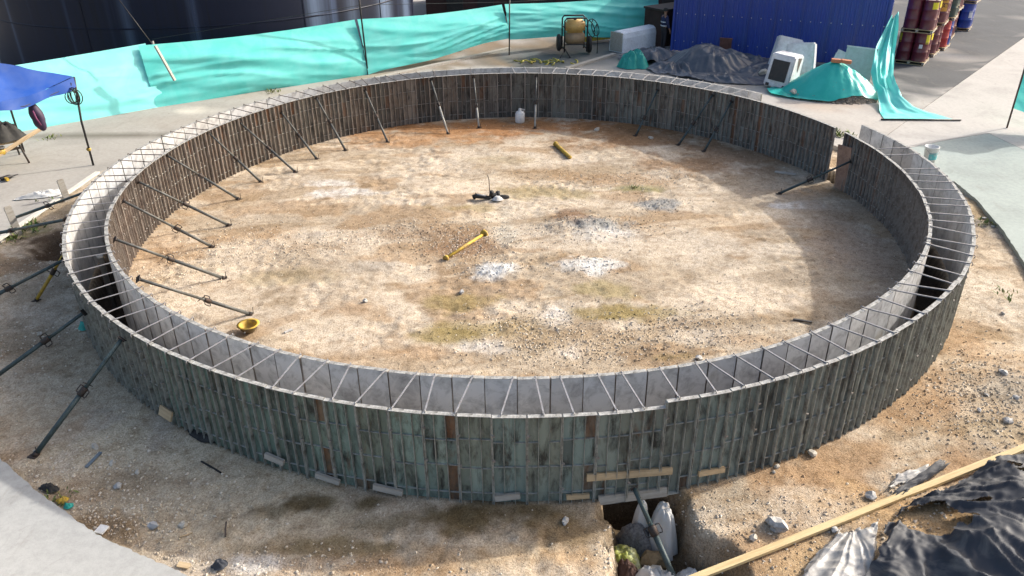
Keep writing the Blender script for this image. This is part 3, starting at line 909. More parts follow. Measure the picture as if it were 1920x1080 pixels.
rim_z = {}
for i in range(124):
    deg = 39.0 + 337.9 * (i + .5) / 124
    dd = (deg + 180) % 360 - 180
    t = math.radians(deg)
    k = random.randrange(16)
    r = r_out(t) + random.uniform(-.006, .006)
    o = put('panel', OUT_PL[k][0], outer, (r * math.cos(t), r * math.sin(t), ZSIDE[0]), (0, random.uniform(-.004, .004), t - PI / 2))
    zs_ = 1.0
    if -78.0 < dd < -41: zs_ = 1.058                      # taller panels beyond the step in the rim
    o.scale = (1, 1, zs_)
    rim_z[i] = ZSIDE[0] + 1.54 * zs_
    f = random.uniform(.8, 1.2)
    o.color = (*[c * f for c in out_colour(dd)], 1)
    rb = put('rib_frame', OUT_RB[k], o); rb.color = o.color
for i in range(120):
    deg = 16.8 + 357.3 * (i + .5) / 120
    dd = (deg + 180) % 360 - 180
    t = math.radians(deg)
    k = random.randrange(16)
    r = r_in(t) + random.uniform(-.006, .006)
    o = put('panel', IN_PL[k][0], inner, (r * math.cos(t), r * math.sin(t), ZSIDE[0]), (0, random.uniform(-.004, .004), t + PI / 2))
    f = random.uniform(.8, 1.2)
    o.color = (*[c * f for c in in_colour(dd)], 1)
    rb = put('rib_frame', IN_RB[k], o); rb.color = o.color

# spacer bars that tie the two rims, and the little hooks on their ends
def bar_mesh(name, mat, wdt, L=0.80):
    b = MB()
    b.box((0, 0, .004), (L, wdt, .006), 0)
    b.box((0, -wdt / 2 + .003, -.006), (L - .02, .005, .012), 0)
    b.tube([(-L / 2 + .01, 0, 0), (-L / 2 - .02, 0, .02), (-L / 2 - .035, 0, -.01), (-L / 2 - .02, 0, -.05)], .008, 5, 0)
    b.tube([(L / 2 - .01, 0, 0), (L / 2 + .02, 0, .02), (L / 2 + .035, 0, -.01), (L / 2 + .02, 0, -.05)], .008, 5, 0)
    return b.mesh(name, mat)


BAR, BAR_R = bar_mesh('spacer_bar', MAT['bar'], .021), bar_mesh('spacer_bar', MAT['rust_bar'], .014)
wd = []
for i in range(118):
    deg = 41.5 + 333 * (i + .5) / 118 + random.uniform(-.5, .5)
    dd = (deg + 180) % 360 - 180
    if -2 < dd < 14.5 and random.random() < .5: continue
    if 60 < dd < 112 and random.random() < .35: continue
    t = math.radians(deg)
    pi_ = min(123, max(0, int((deg - 39.0) / 337.9 * 124)))
    z = max(rim_z[pi_], 1.49) + .008
    zi = 1.49 + .008
    rm = (r_out(t) + r_in(t)) / 2
    rust = 95 < dd or dd < -172
    o = put('spacer_bar', BAR_R if rust else BAR, outer, (rm * math.cos(t), rm * math.sin(t), (z + zi) / 2 + random.uniform(0, .012)), (0, 0, 0))
    tw = t + random.uniform(-.17, .17)
    o.rotation_euler = Euler((0, -math.atan2(z - zi, .8), tw), 'XYZ')

# ---------------------------------------------------------------- shoring props


def prop(foot, top, mats, label, group, collar=0.5, r=0.034, plate=True, handle_turn=0.0):
    foot, top = Vector(foot), Vector(top)
    d = top - foot
    L = d.length
    q = Vector((0, 0, 1)).rotation_difference(d.normalized())
    t = thing('shoring_prop', label, 'prop', foot, group=group, rot=q.to_euler())
    mo, mi, mc = mats
    k = L * collar
    MB().tube([(0, 0, .01), (0, 0, k)], r, 10).build('outer_tube', mo, t)
    MB().tube([(0, 0, k - .02), (0, 0, L - .012)], r * .8, 10).build('inner_tube', mi, t)
    c = MB().lathe([(r * 1.02, k - .09), (r * 1.38, k - .085), (r * 1.38, k + .03), (r * 1.2, k + .05), (r * .82, k + .055)], 12).build('collar', mc, t)
    h = MB()
    a = handle_turn
    for s in (-1, 1):
        e = Vector((math.cos(a), math.sin(a), 0)) * s
        h.tube([e * r * 1.5 + Vector((0, 0, k - .07)), e * .105 + Vector((0, 0, k - .075)), e * .115 + Vector((0, 0, k - .04)), e * .11 + Vector((0, 0, k + .04)), e * r * 1.3 + Vector((0, 0, k + .05))], .009, 6)
    h.tube([Vector((math.sin(a), -math.cos(a), 0)) * .1 + Vector((0, 0, k + .10)), Vector((-math.sin(a), math.cos(a), 0)) * .1 + Vector((0, 0, k + .12))], .008, 6)
    h.build('handle', mc, c)
    dn = q.inverted()
    if plate:
        b = MB()
        R = dn.to_matrix()
        b.box(R @ Vector((0, 0, .004)), (.15, .13, .012), 0, R @ Euler((0.1, 0.12, random.random() * 3)).to_matrix())
        b.tube([R @ Vector((.05, 0, .01)), R @ Vector((.06, 0, .16))], .007, 5)
        b.tube([(0, 0, -.005), (0, 0, .06)], r * 1.25, 10)
        b.build('base_plate', mc, t)
    b = MB().box((0, 0, L - .006), (.12, .12, .01))
    b.tube([(-.05, 0, L - .02), (.05, 0, L - .02)], .02, 6)
    b.build('head_plate', mc, t)
    return t


GRN = (MAT['prop'], MAT['prop'], MAT['prop_dark'])
GRY = (MAT['prop_grey'], MAT['prop_grey'], MAT['prop_dark'])
LGT = (MAT['prop_light'], MAT['prop_grey'], MAT['prop_dark'])
YEL = (MAT['yellow'], MAT['yellow'], MAT['prop_dark'])
INS = [  # foot pixel, top (world), finish, collar, label
    ((470, 587), (-6.60, -5.60, 1.42), GRY, .42, 'nearest grey prop inside the ring, its foot beside the yellow helmet'),
    ((420, 522), (-7.74, -3.96, 1.42), GRY, .52, 'grey prop inside the left wall, next one behind the prop by the helmet'),
    ((398, 462), (-8.43, -2.02, 1.42), GRY, .42, 'third prop from the helmet along the inner left wall'),
    ((430, 422), (-8.66, -0.74, 1.37), GRY, .5, 'fourth prop from the helmet along the inner left wall'),
    ((448, 374), (-8.64, 0.93, 1.42), GRY, .55, 'fifth prop from the helmet along the inner left wall'),
    ((490, 343), (-8.24, 2.76, 1.41), GRY, .5, 'sixth prop from the helmet along the inner left wall'),
    ((555, 325), (-7.77, 3.92, 1.33), GRY, .5, 'seventh prop from the helmet along the inner left wall'),
    ((595, 300), (-6.96, 5.21, 1.26), GRY, .52, 'eighth prop from the helmet, against the curving far left wall'),
    ((648, 282), (-6.12, 6.18, 1.42), GRY, .55, 'ninth prop from the helmet, against the curving far left wall'),
    ((727, 267), (-4.81, 7.25, 1.35), GRY, .5, 'tenth prop from the helmet, at the left of the far wall'),
    ((840, 250), (-2.81, 8.23, 1.42), LGT, .55, 'pale prop leaning left on the far wall, left of the two upright looking ones'),
    ((898, 240), (-1.43, 8.58, 1.42), LGT, .45, 'pale upright looking prop on the far wall, left of the white jug'),
    ((1003, 240), (0.65, 8.66, 1.42), LGT, .5, 'pale upright looking prop on the far wall, right of the white jug'),
    ((1192, 255), (4.49, 7.45, 1.25), GRN, .4, 'dark green prop leaning right on the far wall, left one of three'),
    ((1272, 272), (5.98, 6.32, 1.37), GRN, .45, 'dark green prop leaning right on the far wall, middle one of three'),
    ((1320, 285), (6.45, 5.84, 1.30), GRN, .45, 'dark green prop leaning right on the far wall, right one of three'),
    ((1460, 362), (8.50, 1.54, .92), GRN, .45, 'dark prop slanting up to the wall beside the gap and brown board'),
]
for px, top, mt, co, lb in INS:
    f = G(*px); f.z = gz(f.x, f.y)
    prop(f, top, mt, lb, 'shoring props inside the ring', co, handle_turn=random.uniform(0, 3))
OUTS = [
    (G(65, 855), (-6.05, -7.48, 1.38), GRN, .55, 'near green prop outside the ring with its foot by the corner slab'),
    (Vector((-9.05, -6.72, 0)), (-7.34, -6.18, 1.09), GRN, .62, 'second green prop outside the ring, cut off by the left picture edge'),
    (Vector((-10.9, -4.25, 0)), (-8.68, -4.18, 1.10), GRN, .45, 'green prop outside the ring crossing behind the yellow one'),
    (Vector((-12.6, -0.92, 0.10)), (-9.15, -3.0, 1.42), GRN, .4, 'long green prop passing over the dug hole outside the ring'),
]
for f, top, mt, co, lb in OUTS:
    f = Vector(f)
    if f.z == 0: f.z = gz(f.x, f.y)
    prop(f, top, mt, lb, 'shoring props outside the ring', co, r=.038, handle_turn=random.uniform(0, 3))
f = G(68, 565); f.z = gz(f.x, f.y)
prop(f, (-8.80, -3.87, 1.14), YEL, 'yellow prop leaning on the outside of the left wall', 'shoring props outside the ring', .6)
prop((-11.93, -0.55, 0.40), (-9.50, -1.42, 1.40), GRN, 'dark tube running from the stake to the left wall above the hole', 'shoring props outside the ring', .5, plate=False)
ft = G(1284, 1128, -0.7)
prop(ft, (1.53, -9.66, 0.36), GRN, 'green prop rising out of the trench to the wall plank', 'shoring props outside the ring', .62, r=.042)

# ---------------------------------------------------------------- timber at the foot of the outer wall
def plank(name, a, b, w, t, mat, label, group=None, roll=0.0, cat='plank'):
    a, b = Vector(a), Vector(b)
    d = b - a
    L = d.length
    m = MB()
    n = max(2, int(L / .5))
    P = []
    wob = [random.uniform(-.004, .004) for _ in range(n + 1)]
    vs = []; fs = []
    for k in range(n + 1):
        x = -L / 2 + L * k / n
        for yy, zz in ((-w / 2, -t / 2), (w / 2, -t / 2), (w / 2, t / 2), (-w / 2, t / 2)):
            vs.append((x, yy + wob[k], zz + wob[k] * .8))
    for k in range(n):
        for j in range(4):
            fs.append((k * 4 + j, (k + 1) * 4 + j, (k + 1) * 4 + (j + 1) % 4, k * 4 + (j + 1) % 4))
    fs.append((3, 2, 1, 0)); fs.append(tuple(n * 4 + j for j in range(4)))
    m.add(vs, [f[::-1] for f in fs], 0)
    o = m.build(name, mat, None, (a + b) / 2)
    q = d.to_track_quat('X', 'Z')
    o.rotation_euler = (q @ Euler((roll, 0, 0)).to_quaternion()).to_euler()
    return tag(o, label, cat, group)


def at_wall(px, py, r=9.60):
    """where a sight line meets the outer wall's outside"""
    d = ray(px, py)
    a = d[0] ** 2 + d[1] ** 2; b = 2 * (CAM[0] * d[0] + CAM[1] * d[1]); c = CAM[0] ** 2 + CAM[1] ** 2 - r * r
    t = (-b - math.sqrt(max(0, b * b - 4 * a * c))) / (2 * a)
    return Vector(CAM + d * t)


for (p, q, lb, w, mt) in [
    ((1100, 895), (1260, 882), 'long sunlit batten across the wall behind the trench prop', .11, 'timber'),
    ((1122, 938), (1250, 921), 'grey board under the wall foot, bridging the trench', .14, 'timber_grey'),
    ((1310, 888), (1358, 880), 'short wood block at the wall foot right of the trench', .08, 'timber'),
    ((1062, 932), (1105, 929), 'short wood block at the wall foot just left of the trench', .07, 'timber'),
    ((928, 934), (975, 929), 'pale wood block at the wall foot below the middle of the front', .09, 'timber_grey'),
    ((700, 912), (755, 924), 'pale wood block at the wall foot, second from the left of the front', .09, 'timber_grey'),
    ((592, 890), (637, 905), 'pale wood block at the wall foot, leftmost along the shaded front', .08, 'timber_grey'),
    ((497, 853), (532, 868), 'small split wood wedge under the wall at the left front', .09, 'timber_grey'),
]:
    a, b = at_wall(*p), at_wall(*q)
    plank('wood_block', a, b, w, .045, MAT[mt], lb, 'wood packing along the wall foot', roll=PI / 2 - .15)
a, b = at_wall(300, 768, 9.62), at_wall(322, 782, 9.62)
plank('wood_block', a, b, .16, .03, MAT['timber'], 'tan wood scrap stuck at the dark wall foot on the left', 'wood packing along the wall foot', roll=1.2)

# the brown board closing the gap
p0 = G(1570, 356)
br = MB()
br.box((0, 0, .62), (.42, .03, 1.24), 0)
for z in (.15, .95): br.box((0, .035, z), (.40, .035, .07), 0)
o = br.build('gap_board', worn('rusty_brown_board', (.33, .22, .165), (.17, .1, .07), .85, 0, 4, .8, .2), None, (p0.x + .1, p0.y - .02, gz(p0.x, p0.y) - .02), (0.10, -.05, -1.05))
tag(o, 'rusty brown board standing in the gap of the ring', 'board')

# ---------------------------------------------------------------- behind the yard: tank, far shed, blue shed
def tank_mat():
    m, n, l, b = new_mat('black_tank_paint')
    v = coords(n, l, 'Object', (1, 1, 0.03))
    f = noise(n, l, 0.55, 4, 0.6, v)
    c = mix(n, l, (0.005, 0.008, 0.022), (0.08, 0.115, 0.20), ramp(n, l, f, ((0.55, 0.0), (0.72, 0.7))))
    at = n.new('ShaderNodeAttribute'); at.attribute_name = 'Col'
    c = mix(n, l, c, (0.20, 0.27, 0.40), mix(n, l, at.outputs['Color'], ramp(n, l, noise(n, l, 2.5, 4, 0.7, v), ((0.3, 0.3), (0.7, 1.0))), 1.0, 'MULTIPLY'))  # pale blue streaks: painted reflections, masked by the vertex colour
    f2 = noise(n, l, 5.0, 4, 0.7, v)
    c = mix(n, l, c, (0.006, 0.007, 0.01), ramp(n, l, f2, ((0.5, 0.0), (0.75, 0.8))))
    l.new(c, b.inputs['Base Color'])
    b.inputs['Roughness'].default_value = 0.45
    b.inputs['Specular IOR Level'].default_value = 0.22
    return m


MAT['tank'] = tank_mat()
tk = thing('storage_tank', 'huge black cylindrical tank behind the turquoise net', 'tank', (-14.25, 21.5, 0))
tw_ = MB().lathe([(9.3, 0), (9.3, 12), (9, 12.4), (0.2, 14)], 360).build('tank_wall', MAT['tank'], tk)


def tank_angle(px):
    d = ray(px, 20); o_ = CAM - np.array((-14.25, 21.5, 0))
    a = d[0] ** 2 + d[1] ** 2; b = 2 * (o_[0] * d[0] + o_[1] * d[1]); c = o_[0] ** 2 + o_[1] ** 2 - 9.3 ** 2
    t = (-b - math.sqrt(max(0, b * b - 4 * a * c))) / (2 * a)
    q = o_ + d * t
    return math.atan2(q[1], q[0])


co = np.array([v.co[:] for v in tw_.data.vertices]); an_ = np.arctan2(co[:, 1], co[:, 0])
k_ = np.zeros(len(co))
for px, wd_, s_ in ((15, .012, .35), (232, .02, .4), (592, .035, .85), (660, .03, .5), (722, .05, 1.0), (762, .06, .7)):     # highlight streaks painted into the tank colour
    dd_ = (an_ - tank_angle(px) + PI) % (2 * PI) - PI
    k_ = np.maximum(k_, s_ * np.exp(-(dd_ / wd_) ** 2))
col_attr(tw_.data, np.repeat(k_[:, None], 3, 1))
hb = MB()
for z in (2.4, 4.8, 7.2): hb.lathe([(9.3, z - .03), (9.315, z - .02), (9.315, z + .02), (9.3, z + .03)], 120)
hb.build('weld_seam', MAT['tank'], tk)
sp = MB()
for k in range(9):
    a = math.radians(-100 + 25 * k)
    sp.box((9.3 * math.cos(a), 9.3 * math.sin(a), 3.5), (.03, .04, 7), 0, (0, 0, a))
sp.build('vertical_seam', MAT['tank'], tk)
# low dark store far behind the net
st = thing('far_store', 'dark reddish brown store building far behind the net', 'building', (6, 31, 0))
MB().box((0, 0, 2.2), (22, 6, 4.4)).build('wall', worn('maroon_wall', (.07, .035, .03), (.03, .02, .018), .8, 0, 1.5), st)
dk = MB()
for k in range(12): dk.box((-9.4 + 1.7 * k, -3.05, 1.5), (.9, .1, 3.0))
dk.build('door', MAT['black'], st)
MB().box((0, 0, 4.6), (23, 7.5, .25)).build('roof', worn('grey_roof', (.2, .2, .2)), st)
MB().tube([(-11, -3.3, 2.6), (11, -3.3, 2.6)], .09, 8).build('pipe', worn('red_pipe', (.28, .05, .03)), st)

# blue shed
SA, SB = Vector((7.0, 18.75, ZS)), Vector((14.83, 15.12, ZS))
sdv = (SB - SA).normalized(); snv = Vector((sdv.y, -sdv.x, 0))      # snv points at the camera side
shed = thing('blue_shed', 'blue corrugated metal shed with rows of screws', 'shed', SA, math.atan2(sdv.y, sdv.x))
SL = (SB - SA).length


def shed_mat():
    m, n, l, b = new_mat('blue_cladding')
    v = coords(n, l, 'Object', (1, 1, 0.25))
    f = noise(n, l, 1.6, 5, 0.65, v)
    c = mix(n, l, (0.020, 0.052, 0.30), (0.035, 0.07, 0.26), ramp(n, l, f, ((0.4, 0.0), (0.7, 1.0))))
    c = mix(n, l, c, (0.11, 0.11, 0.13), ramp(n, l, noise(n, l, 5, 5, .7, v), ((0.62, 0.0), (0.85, 0.6))))
    l.new(c, b.inputs['Base Color'])
    b.inputs['Roughness'].default_value = 0.42
    return m


MAT['blue'] = shed_mat()


def corr(L, H, pitch=.2, d=.035):
    b = MB()
    xs = [0]; ys = [0]
    k = 0
    while k * pitch < L - 1e-6:
        x0 = k * pitch
        for fx, yy in ((.40, 0), (.52, -d), (.82, -d), (.94, 0)):
            xs.append(min(L, x0 + fx * pitch)); ys.append(yy)
        k += 1
    vs = [(x, y, z) for x, y in zip(xs, ys) for z in (0.0, H)]
    fs = [(2 * i, 2 * i + 2, 2 * i + 3, 2 * i + 1) for i in range(len(xs) - 1)]
    return b.add(vs, fs)


n_ = 8
pw = SL / n_
pm_ = corr(pw, 4.2).mesh('cladding_panel', MAT['blue'])
pm2 = corr(pw, 4.2).mesh('cladding_panel', MAT['blue'])
for k in range(n_): put('cladding_panel', pm_, shed, (k * pw, -.004 * (k % 2), 0.02))
for k in range(7): put('cladding_panel', pm2, shed, (SL, k * pw + .0, 0.02), (0, 0, PI / 2))
for k in range(7): put('cladding_panel', pm2, shed, (0, (k + 1) * pw, 0.02), (0, 0, -PI / 2))
sc_ = MB()
for z in (.45, 1.62, 2.8):
    for k in range(int(SL / .2)):
        if k % 2 == 0: sc_.lathe([(.024, 0), (.024, .012), (.001, .02)], 6, 0, (0, 0, 0)) if False else sc_.box((k * .2 + .13, -.045, z), (.035, .02, .035))
sc_.build('screw_row', worn('zinc_screw', (.55, .57, .62), rough=.35, metal=.4), shed)
for x_ in (SL + .012, -.012): MB().box((x_, -.02, 2.1), (.09, .09, 4.2)).build('corner_trim', MAT['blue'], shed)
rf = MB(); rf.box((SL / 2, 3.4, 4.32), (SL + .5, 7.4, .1), 0, (0.06, 0, 0)); rf.build('roof', MAT['blue'], shed)
# rusty sheet against the shed
q0 = G(1300, 97, ZS)
tag(MB().box((0, 0, .42), (.5, .04, .85)).box((0, .03, .84), (.54, .09, .06)).build('rusty_sheet', worn('rusted_sheet', (.20, .09, .07), (.08, .04, .03), .85, .1, 4, .8), None, (9.0, 17.15, ZS), (.22, 0, math.atan2(sdv.y, sdv.x) + .1)), 'rusty brown sheet leaning on the blue shed behind the tarps', 'sheet')

# ---------------------------------------------------------------- turquoise net fence
F0, F1, F2, F3, F4 = Vector((-20.5, 3.7, ZS)), Vector((-12.55, 10.2, ZS)), Vector((-6.06, 14.62, ZS)), Vector((-.33, 18.07, ZS)), Vector((6.95, 21.8, ZS))
fence = thing('net_fence', 'long turquoise shade net fence hung on posts in front of the black tank', 'fence', F0)


def net_span(a, b, zb0, zb1, zt0, zt1, seed, mat='net', lean=.42, sag=.10, belly=.16, nu=110, nv=34, rag=0.0):
    P = np.zeros((nu, nv, 3))
    u = np.linspace(0, 1, nu)[:, None]; v = np.linspace(0, 1, nv)[None, :]
    d = (b - a); L = d.length; d.normalize(); nn = Vector((d.y, -d.x, 0))
    zb = zb0 * (1 - u) + zb1 * u + 0.05 * np.sin(u * 9 + seed)
    zt = zt0 * (1 - u) + zt1 * u - sag * np.sin(PI * u)
    z = zb * (1 - v) + zt * v
    # long tension folds that fan out from the tied corners
    uu, vv = np.broadcast_arrays(u, v)
    f1 = fbm(uu * L * 0.28 + seed, vv * 4.6 + uu * 2.2, 200 + seed, 3) - .5
    f2 = fbm(uu * L * 0.55, vv * 9 - uu * 3.0, 230 + seed, 3) - .5
    ed = (1 - (2 * uu - 1) ** 2)
    off = belly * np.sin(PI * np.clip(vv, 0, 1)) ** .8 * (0.4 + .6 * ed) + f1 * .18 + f2 * .06 * (1.2 - vv * .3)
    off = off * (0.25 + 0.75 * np.minimum(1, (1 - vv) * 4))
    # folds pulled tight between the ties read as long creases
    cr = 1 - np.abs(2 * vnoise(uu * L * .16 + seed, vv * 7 + 1.6 * np.sin(uu * 3 + seed), 260 + seed) - 1)
    off = off + (cr ** 3 * .09 - .03) * np.sin(PI * vv) + lean * (1 - vv) - lean
    x = a.x + d.x * L * uu + nn.x * off; y = a.y + d.y * L * uu + nn.y * off
    P[..., 0] = x - F0.x; P[..., 1] = y - F0.y; P[..., 2] = z
    m = MB().grid(P)
    return m.build('net_panel', MAT[mat], fence)


net_span(F0, F1, -.06, -.05, 1.92, 2.04, 1, lean=.95, belly=.1, mat='net_lit')  # sun-facing span, its brightness put into the colour
net_span(F1 + Vector((-.3, -.2, 0)), F2, -.05, -.02, 2.02, 2.04, 4, lean=.8, belly=.3)
net_span(F2, F3, -.02, .72, 2.08, 2.06, 7, lean=.6, belly=.2)
net_span(F3, F4, .70, .06, 2.10, 1.95, 11, lean=.4, belly=.12)


def post(a, h, r, mat, lean=(0, 0), ro=0):
    m = MB().tube([(0, 0, 0), (lean[0], lean[1], h)], r, 7)
    return m.build('post', mat, fence, a - F0)


post(F1 + Vector((-.6, 1.25, 0)), 2.0, .04, MAT['timber_grey'], (0, .1))
post(F2 + Vector((0, .03, 0)), 4.6, .035, MAT['black'], (-.12, .1))
post(F3 + Vector((0, -.04, 0)), 2.5, .03, MAT['black'], (.04, .02))
post(F4 + Vector((0, .03, 0)), 2.2, .03, MAT['black'], (.02, .03))
post(F0, 2.3, .04, MAT['timber_grey'])
w_ = MB()
def on_fence(px, py, off=.0, a=F1, b=F2):
    d = ray(px, py); n_ = Vector((b - a).y * Vector((1, 0, 0)) - (b - a).x * Vector((0, 1, 0))).normalized()
    q = Vector(a) + n_ * off
    k = (q - Vector(CAM)).dot(n_) / Vector(d).dot(n_)
    return Vector(CAM) + Vector(d) * k


w_.tube([on_fence(285, 82, .05) - F0, on_fence(222, -2, -.5) - F0], .018, 5)
w_.tube([F1 + Vector((0, 0, 2.32)) - F0, F2 + Vector((0, 0, 2.7)) - F0, F3 + Vector((0, 0, 2.24)) - F0, F4 + Vector((0, 0, 2.02)) - F0], .008, 4)
w_.build('tie_wire', MAT['black'], fence)
# short grey batten pressed on the net
a = Vector((-11.75, 10.0, 1.95)); b = Vector((-11.25, 10.15, .75))
plank('batten', on_fence(291, 86, .16), on_fence(328, 151, .52), .10, .06, MAT['timber_grey'], 'short grey batten leaning against the outside of the net', cat='batten')

# net at the right picture edge
rp = Vector((15.57, 6.83, ZS))
rn = thing('net_screen', 'turquoise net on a thin dark post at the right picture edge', 'net', rp)
MB().tube([(0, 0, 0), (.10, .15, 2.9)], .028, 7).build('post', worn('rust_post', (.09, .06, .05)), rn)
P = np.zeros((40, 30, 3))
u, v = np.meshgrid(np.linspace(0, 1, 40), np.linspace(0, 1, 30), indexing='ij')
wv = (fbm(u * 3, v * 5 + u * 2, 301, 3) - .5)
P[..., 0] = .05 + .06 * v + u * 1.3 + wv * .12
P[..., 1] = .05 + .1 * v - u * .9 + wv * .3
P[..., 2] = .62 + .55 * v * 3.2 - .35 * u * (1 - v)
MB().grid(P).build('net_panel', MAT['net'], rn)

# ---------------------------------------------------------------- draped things: heaps and sheets
def heap(name, c, rx, ry, h, mat, seed, fold=.12, rot=0.0, power=1.6, n=64, m=30, floor=ZS, ridge=None, freq=1.0, outline=.32, kfold=9):
    """a cloth-covered pile: polar grid with a ragged outline and folds running down from the top"""
    P = np.zeros((n + 1, m, 3))
    a = np.linspace(0, 2 * PI, n + 1)[:, None]; t = np.linspace(0, 1, m)[None, :]
    an = np.cos(a) * 2 + 7; bn = np.sin(a) * 2 + 7
    rim = 1 + outline * (fbm(an * 1.2, bn * 1.2, seed, 3) - .5) * 2
    x = rx * t * rim * np.cos(a); y = ry * t * rim * np.sin(a)
    prof = (1 - t ** power)
    z = h * prof * (0.75 + .5 * fbm(x * .8 * freq + 3, y * .8 * freq, seed + 3, 3))
    fo = np.abs(fbm(an * kfold * .35, bn * kfold * .35 + t * .8, seed + 7, 3) - .5) * 2
    fo2 = fbm(x * 4 * freq, y * 4 * freq, seed + 11, 3) - .5
    z = z + fold * (.5 - fo) * np.sin(PI * np.clip(t * 1.05, 0, 1)) * .8 + fold * .7 * fo2 * np.minimum(1, (1 - t) * 5 + .25)
    cr = 1 - np.abs(2 * fbm(x * 2.6 / max(rx, .3) + seed, y * 2.6 / max(rx, .3) + x, seed + 17, 3) - 1)
    cr2 = 1 - np.abs(2 * fbm(x * 6.5 / max(rx, .3) + y, y * 5 / max(rx, .3) + seed, seed + 19, 3) - 1)
    z = z + (fold * .7 * (cr ** 3 - .35) + fold * .45 * (cr2 ** 4 - .3)) * np.minimum(1, (1 - t) * 4)
    if ridge: z = z + ridge * np.maximum(0, x / rx) * prof
    z = np.maximum(z, .012 + .02 * fo2 + .012)
    c_, s_ = math.cos(rot), math.sin(rot)
    P[..., 0] = x * c_ - y * s_; P[..., 1] = x * s_ + y * c_; P[..., 2] = z
    return MB().grid(P).build(name, mat, None, (c[0], c[1], floor))


def tarp(c, rx, ry, h, seed, rot=0.0, fold=.16, label=''):
    """loose plastic over a low pile: flat patch with a ragged hem and creases running from its peak"""
    n = 96
    u, v = np.meshgrid(np.linspace(-1.25, 1.25, n), np.linspace(-1.25, 1.25, n), indexing='ij')
    x, y = u * rx, v * ry
    pk = ((vnoise(seed, 1, 7) - .5) * .5 * rx, (vnoise(seed, 5, 7) - .5) * .5 * ry)
    r = np.sqrt(u ** 2 + v ** 2) + (fbm(u * 1.6 + seed, v * 1.6, seed, 4) - .5) * .7
    dx, dy = x - pk[0], y - pk[1]
    ang = np.arctan2(dy, dx); rad = np.hypot(dx / rx, dy / ry)
    w = fbm(x * .9 + seed, y * .9, seed + 3, 3) - .5
    f1 = 1 - np.abs(2 * vnoise(np.cos(ang) * 3 + w * 2 + 20, np.sin(ang) * 3 + rad + 9, seed + 5) - 1)
    f2 = 1 - np.abs(2 * vnoise(np.cos(ang) * 7 + w * 3 + 50, np.sin(ang) * 7 + 30, seed + 6) - 1)
    f3 = 1 - np.abs(2 * fbm(x * 1.7 + w, y * 2.6 + x, seed + 8, 2) - 1)
    z = h * np.clip(1 - rad ** 1.15, 0, 1) * (.7 + .6 * (w + .5)) + fold * (f1 ** 2 + .45 * f2 ** 3 + .7 * f3 ** 3) * np.clip(rad * 1.6, .2, 1) * np.clip(1.25 - r, .1, 1)
    z = np.maximum(z, .015)
    c_, s_ = math.cos(rot), math.sin(rot)
    P = np.stack([x * c_ - y * s_, x * s_ + y * c_, z], -1)
    keep = (r < 1.0)[:-1, :-1]
    return tag(MB().grid(P, 0, keep).build('tarp_pile', MAT['tarp'], None, (c[0], c[1], ZS)), label, 'tarp')


tarp((8.05, 14.9), 2.1, 1.4, 1.0, 401, -.3, .2, 'tallest black tarp pile, pointed, in front of the blue shed')
tarp((10.0, 14.5), 2.0, 1.2, .42, 411, -.35, .24, 'low flat black tarp heap between the pointed pile and the white boxes')
tarp((5.75, 16.7), 1.4, 1.0, .6, 421, -.2, .22, 'small black tarp heap behind the green net bundle')
tarp((8.3, 13.35), 2.3, .8, .12, 428, -.3, .16, 'black tarp edge lying flat on the ground in front of the pointed pile')
tarp((6.6, 14.9), 1.4, .9, .25, 461, -.5, .2, 'ragged black tarp scraps between the green bundle and the pointed pile')
tarp((9.2, 15.6), 1.7, .9, .5, 465, -.4, .22, 'black tarp heap close against the blue shed, right of the rusty sheet')
tag(heap('net_bundle', (4.85, 15.55), .62, .5, .62, MAT['net_dark'], 431, .16, 0, 2.2), 'crumpled green net bundle beside the black tarps', 'net bundle')
for k, (px, py, s, lb) in enumerate([(1240, 117, .2, 'pale stone between the two left black tarp heaps'), (1238, 134, .16, 'small pale stone in front of the left black tarps'), (1360, 146, .16, 'white stone at the front edge of the black tarps'), (1425, 148, .26, 'tan boulder beside the white boxes'), (1408, 138, .22, 'brown boulder half under the low black tarp')]):
    pass

# gravel heap with its green cover
HC = Vector((11.45, 11.05, ZS))
P = np.zeros((49, 22, 3))
a = np.linspace(0, 2 * PI, 49)[:, None]; t = np.linspace(0, 1, 22)[None, :]
rw = 1 + .14 * (fbm(np.cos(a) * 2 + 5, np.sin(a) * 2 + 5, 441, 3) - .5)
x = 1.72 * t * rw * np.cos(a); y = 1.25 * t * rw * np.sin(a)
P[..., 0] = x; P[..., 1] = y
P[..., 2] = 1.12 * (1 - t ** 1.35) + .1 * (fbm(x * 5, y * 5, 445, 3) - .5) * np.minimum(1, (1 - t) * 6) - .01
gm = worn('heap_gravel', (.24, .20, .155), (.1, .08, .06), .95, 0, 22, .8, .9)
hp = tag(MB().grid(P).build('gravel_heap', gm, None, HC, (0, 0, -.35)), 'brown gravel heap showing below the turquoise cover', 'gravel heap')
gpos = []
for k in range(1500):
    a_ = RNG.uniform(-PI, PI); t_ = RNG.uniform(.45, 1.06)
    gpos.append((t_ * 1.72 * math.cos(a_), t_ * 1.25 * math.sin(a_)))
gpos = np.array(gpos)
def hz(x, y):
    t = np.sqrt((x / 1.72) ** 2 + (y / 1.25) ** 2)
    return 1.1 * (1 - np.minimum(t, 1) ** 1.35) + .01
cc = np.array((.30, .25, .19)) * RNG.uniform(.4, 1.5, (len(gpos), 1))
g_ = gravel('heap_stones', gpos, RNG.uniform(.02, .055, len(gpos)), cc, MAT['gravel'], hz)
g_.parent = hp; g_['kind'] = 'stuff'
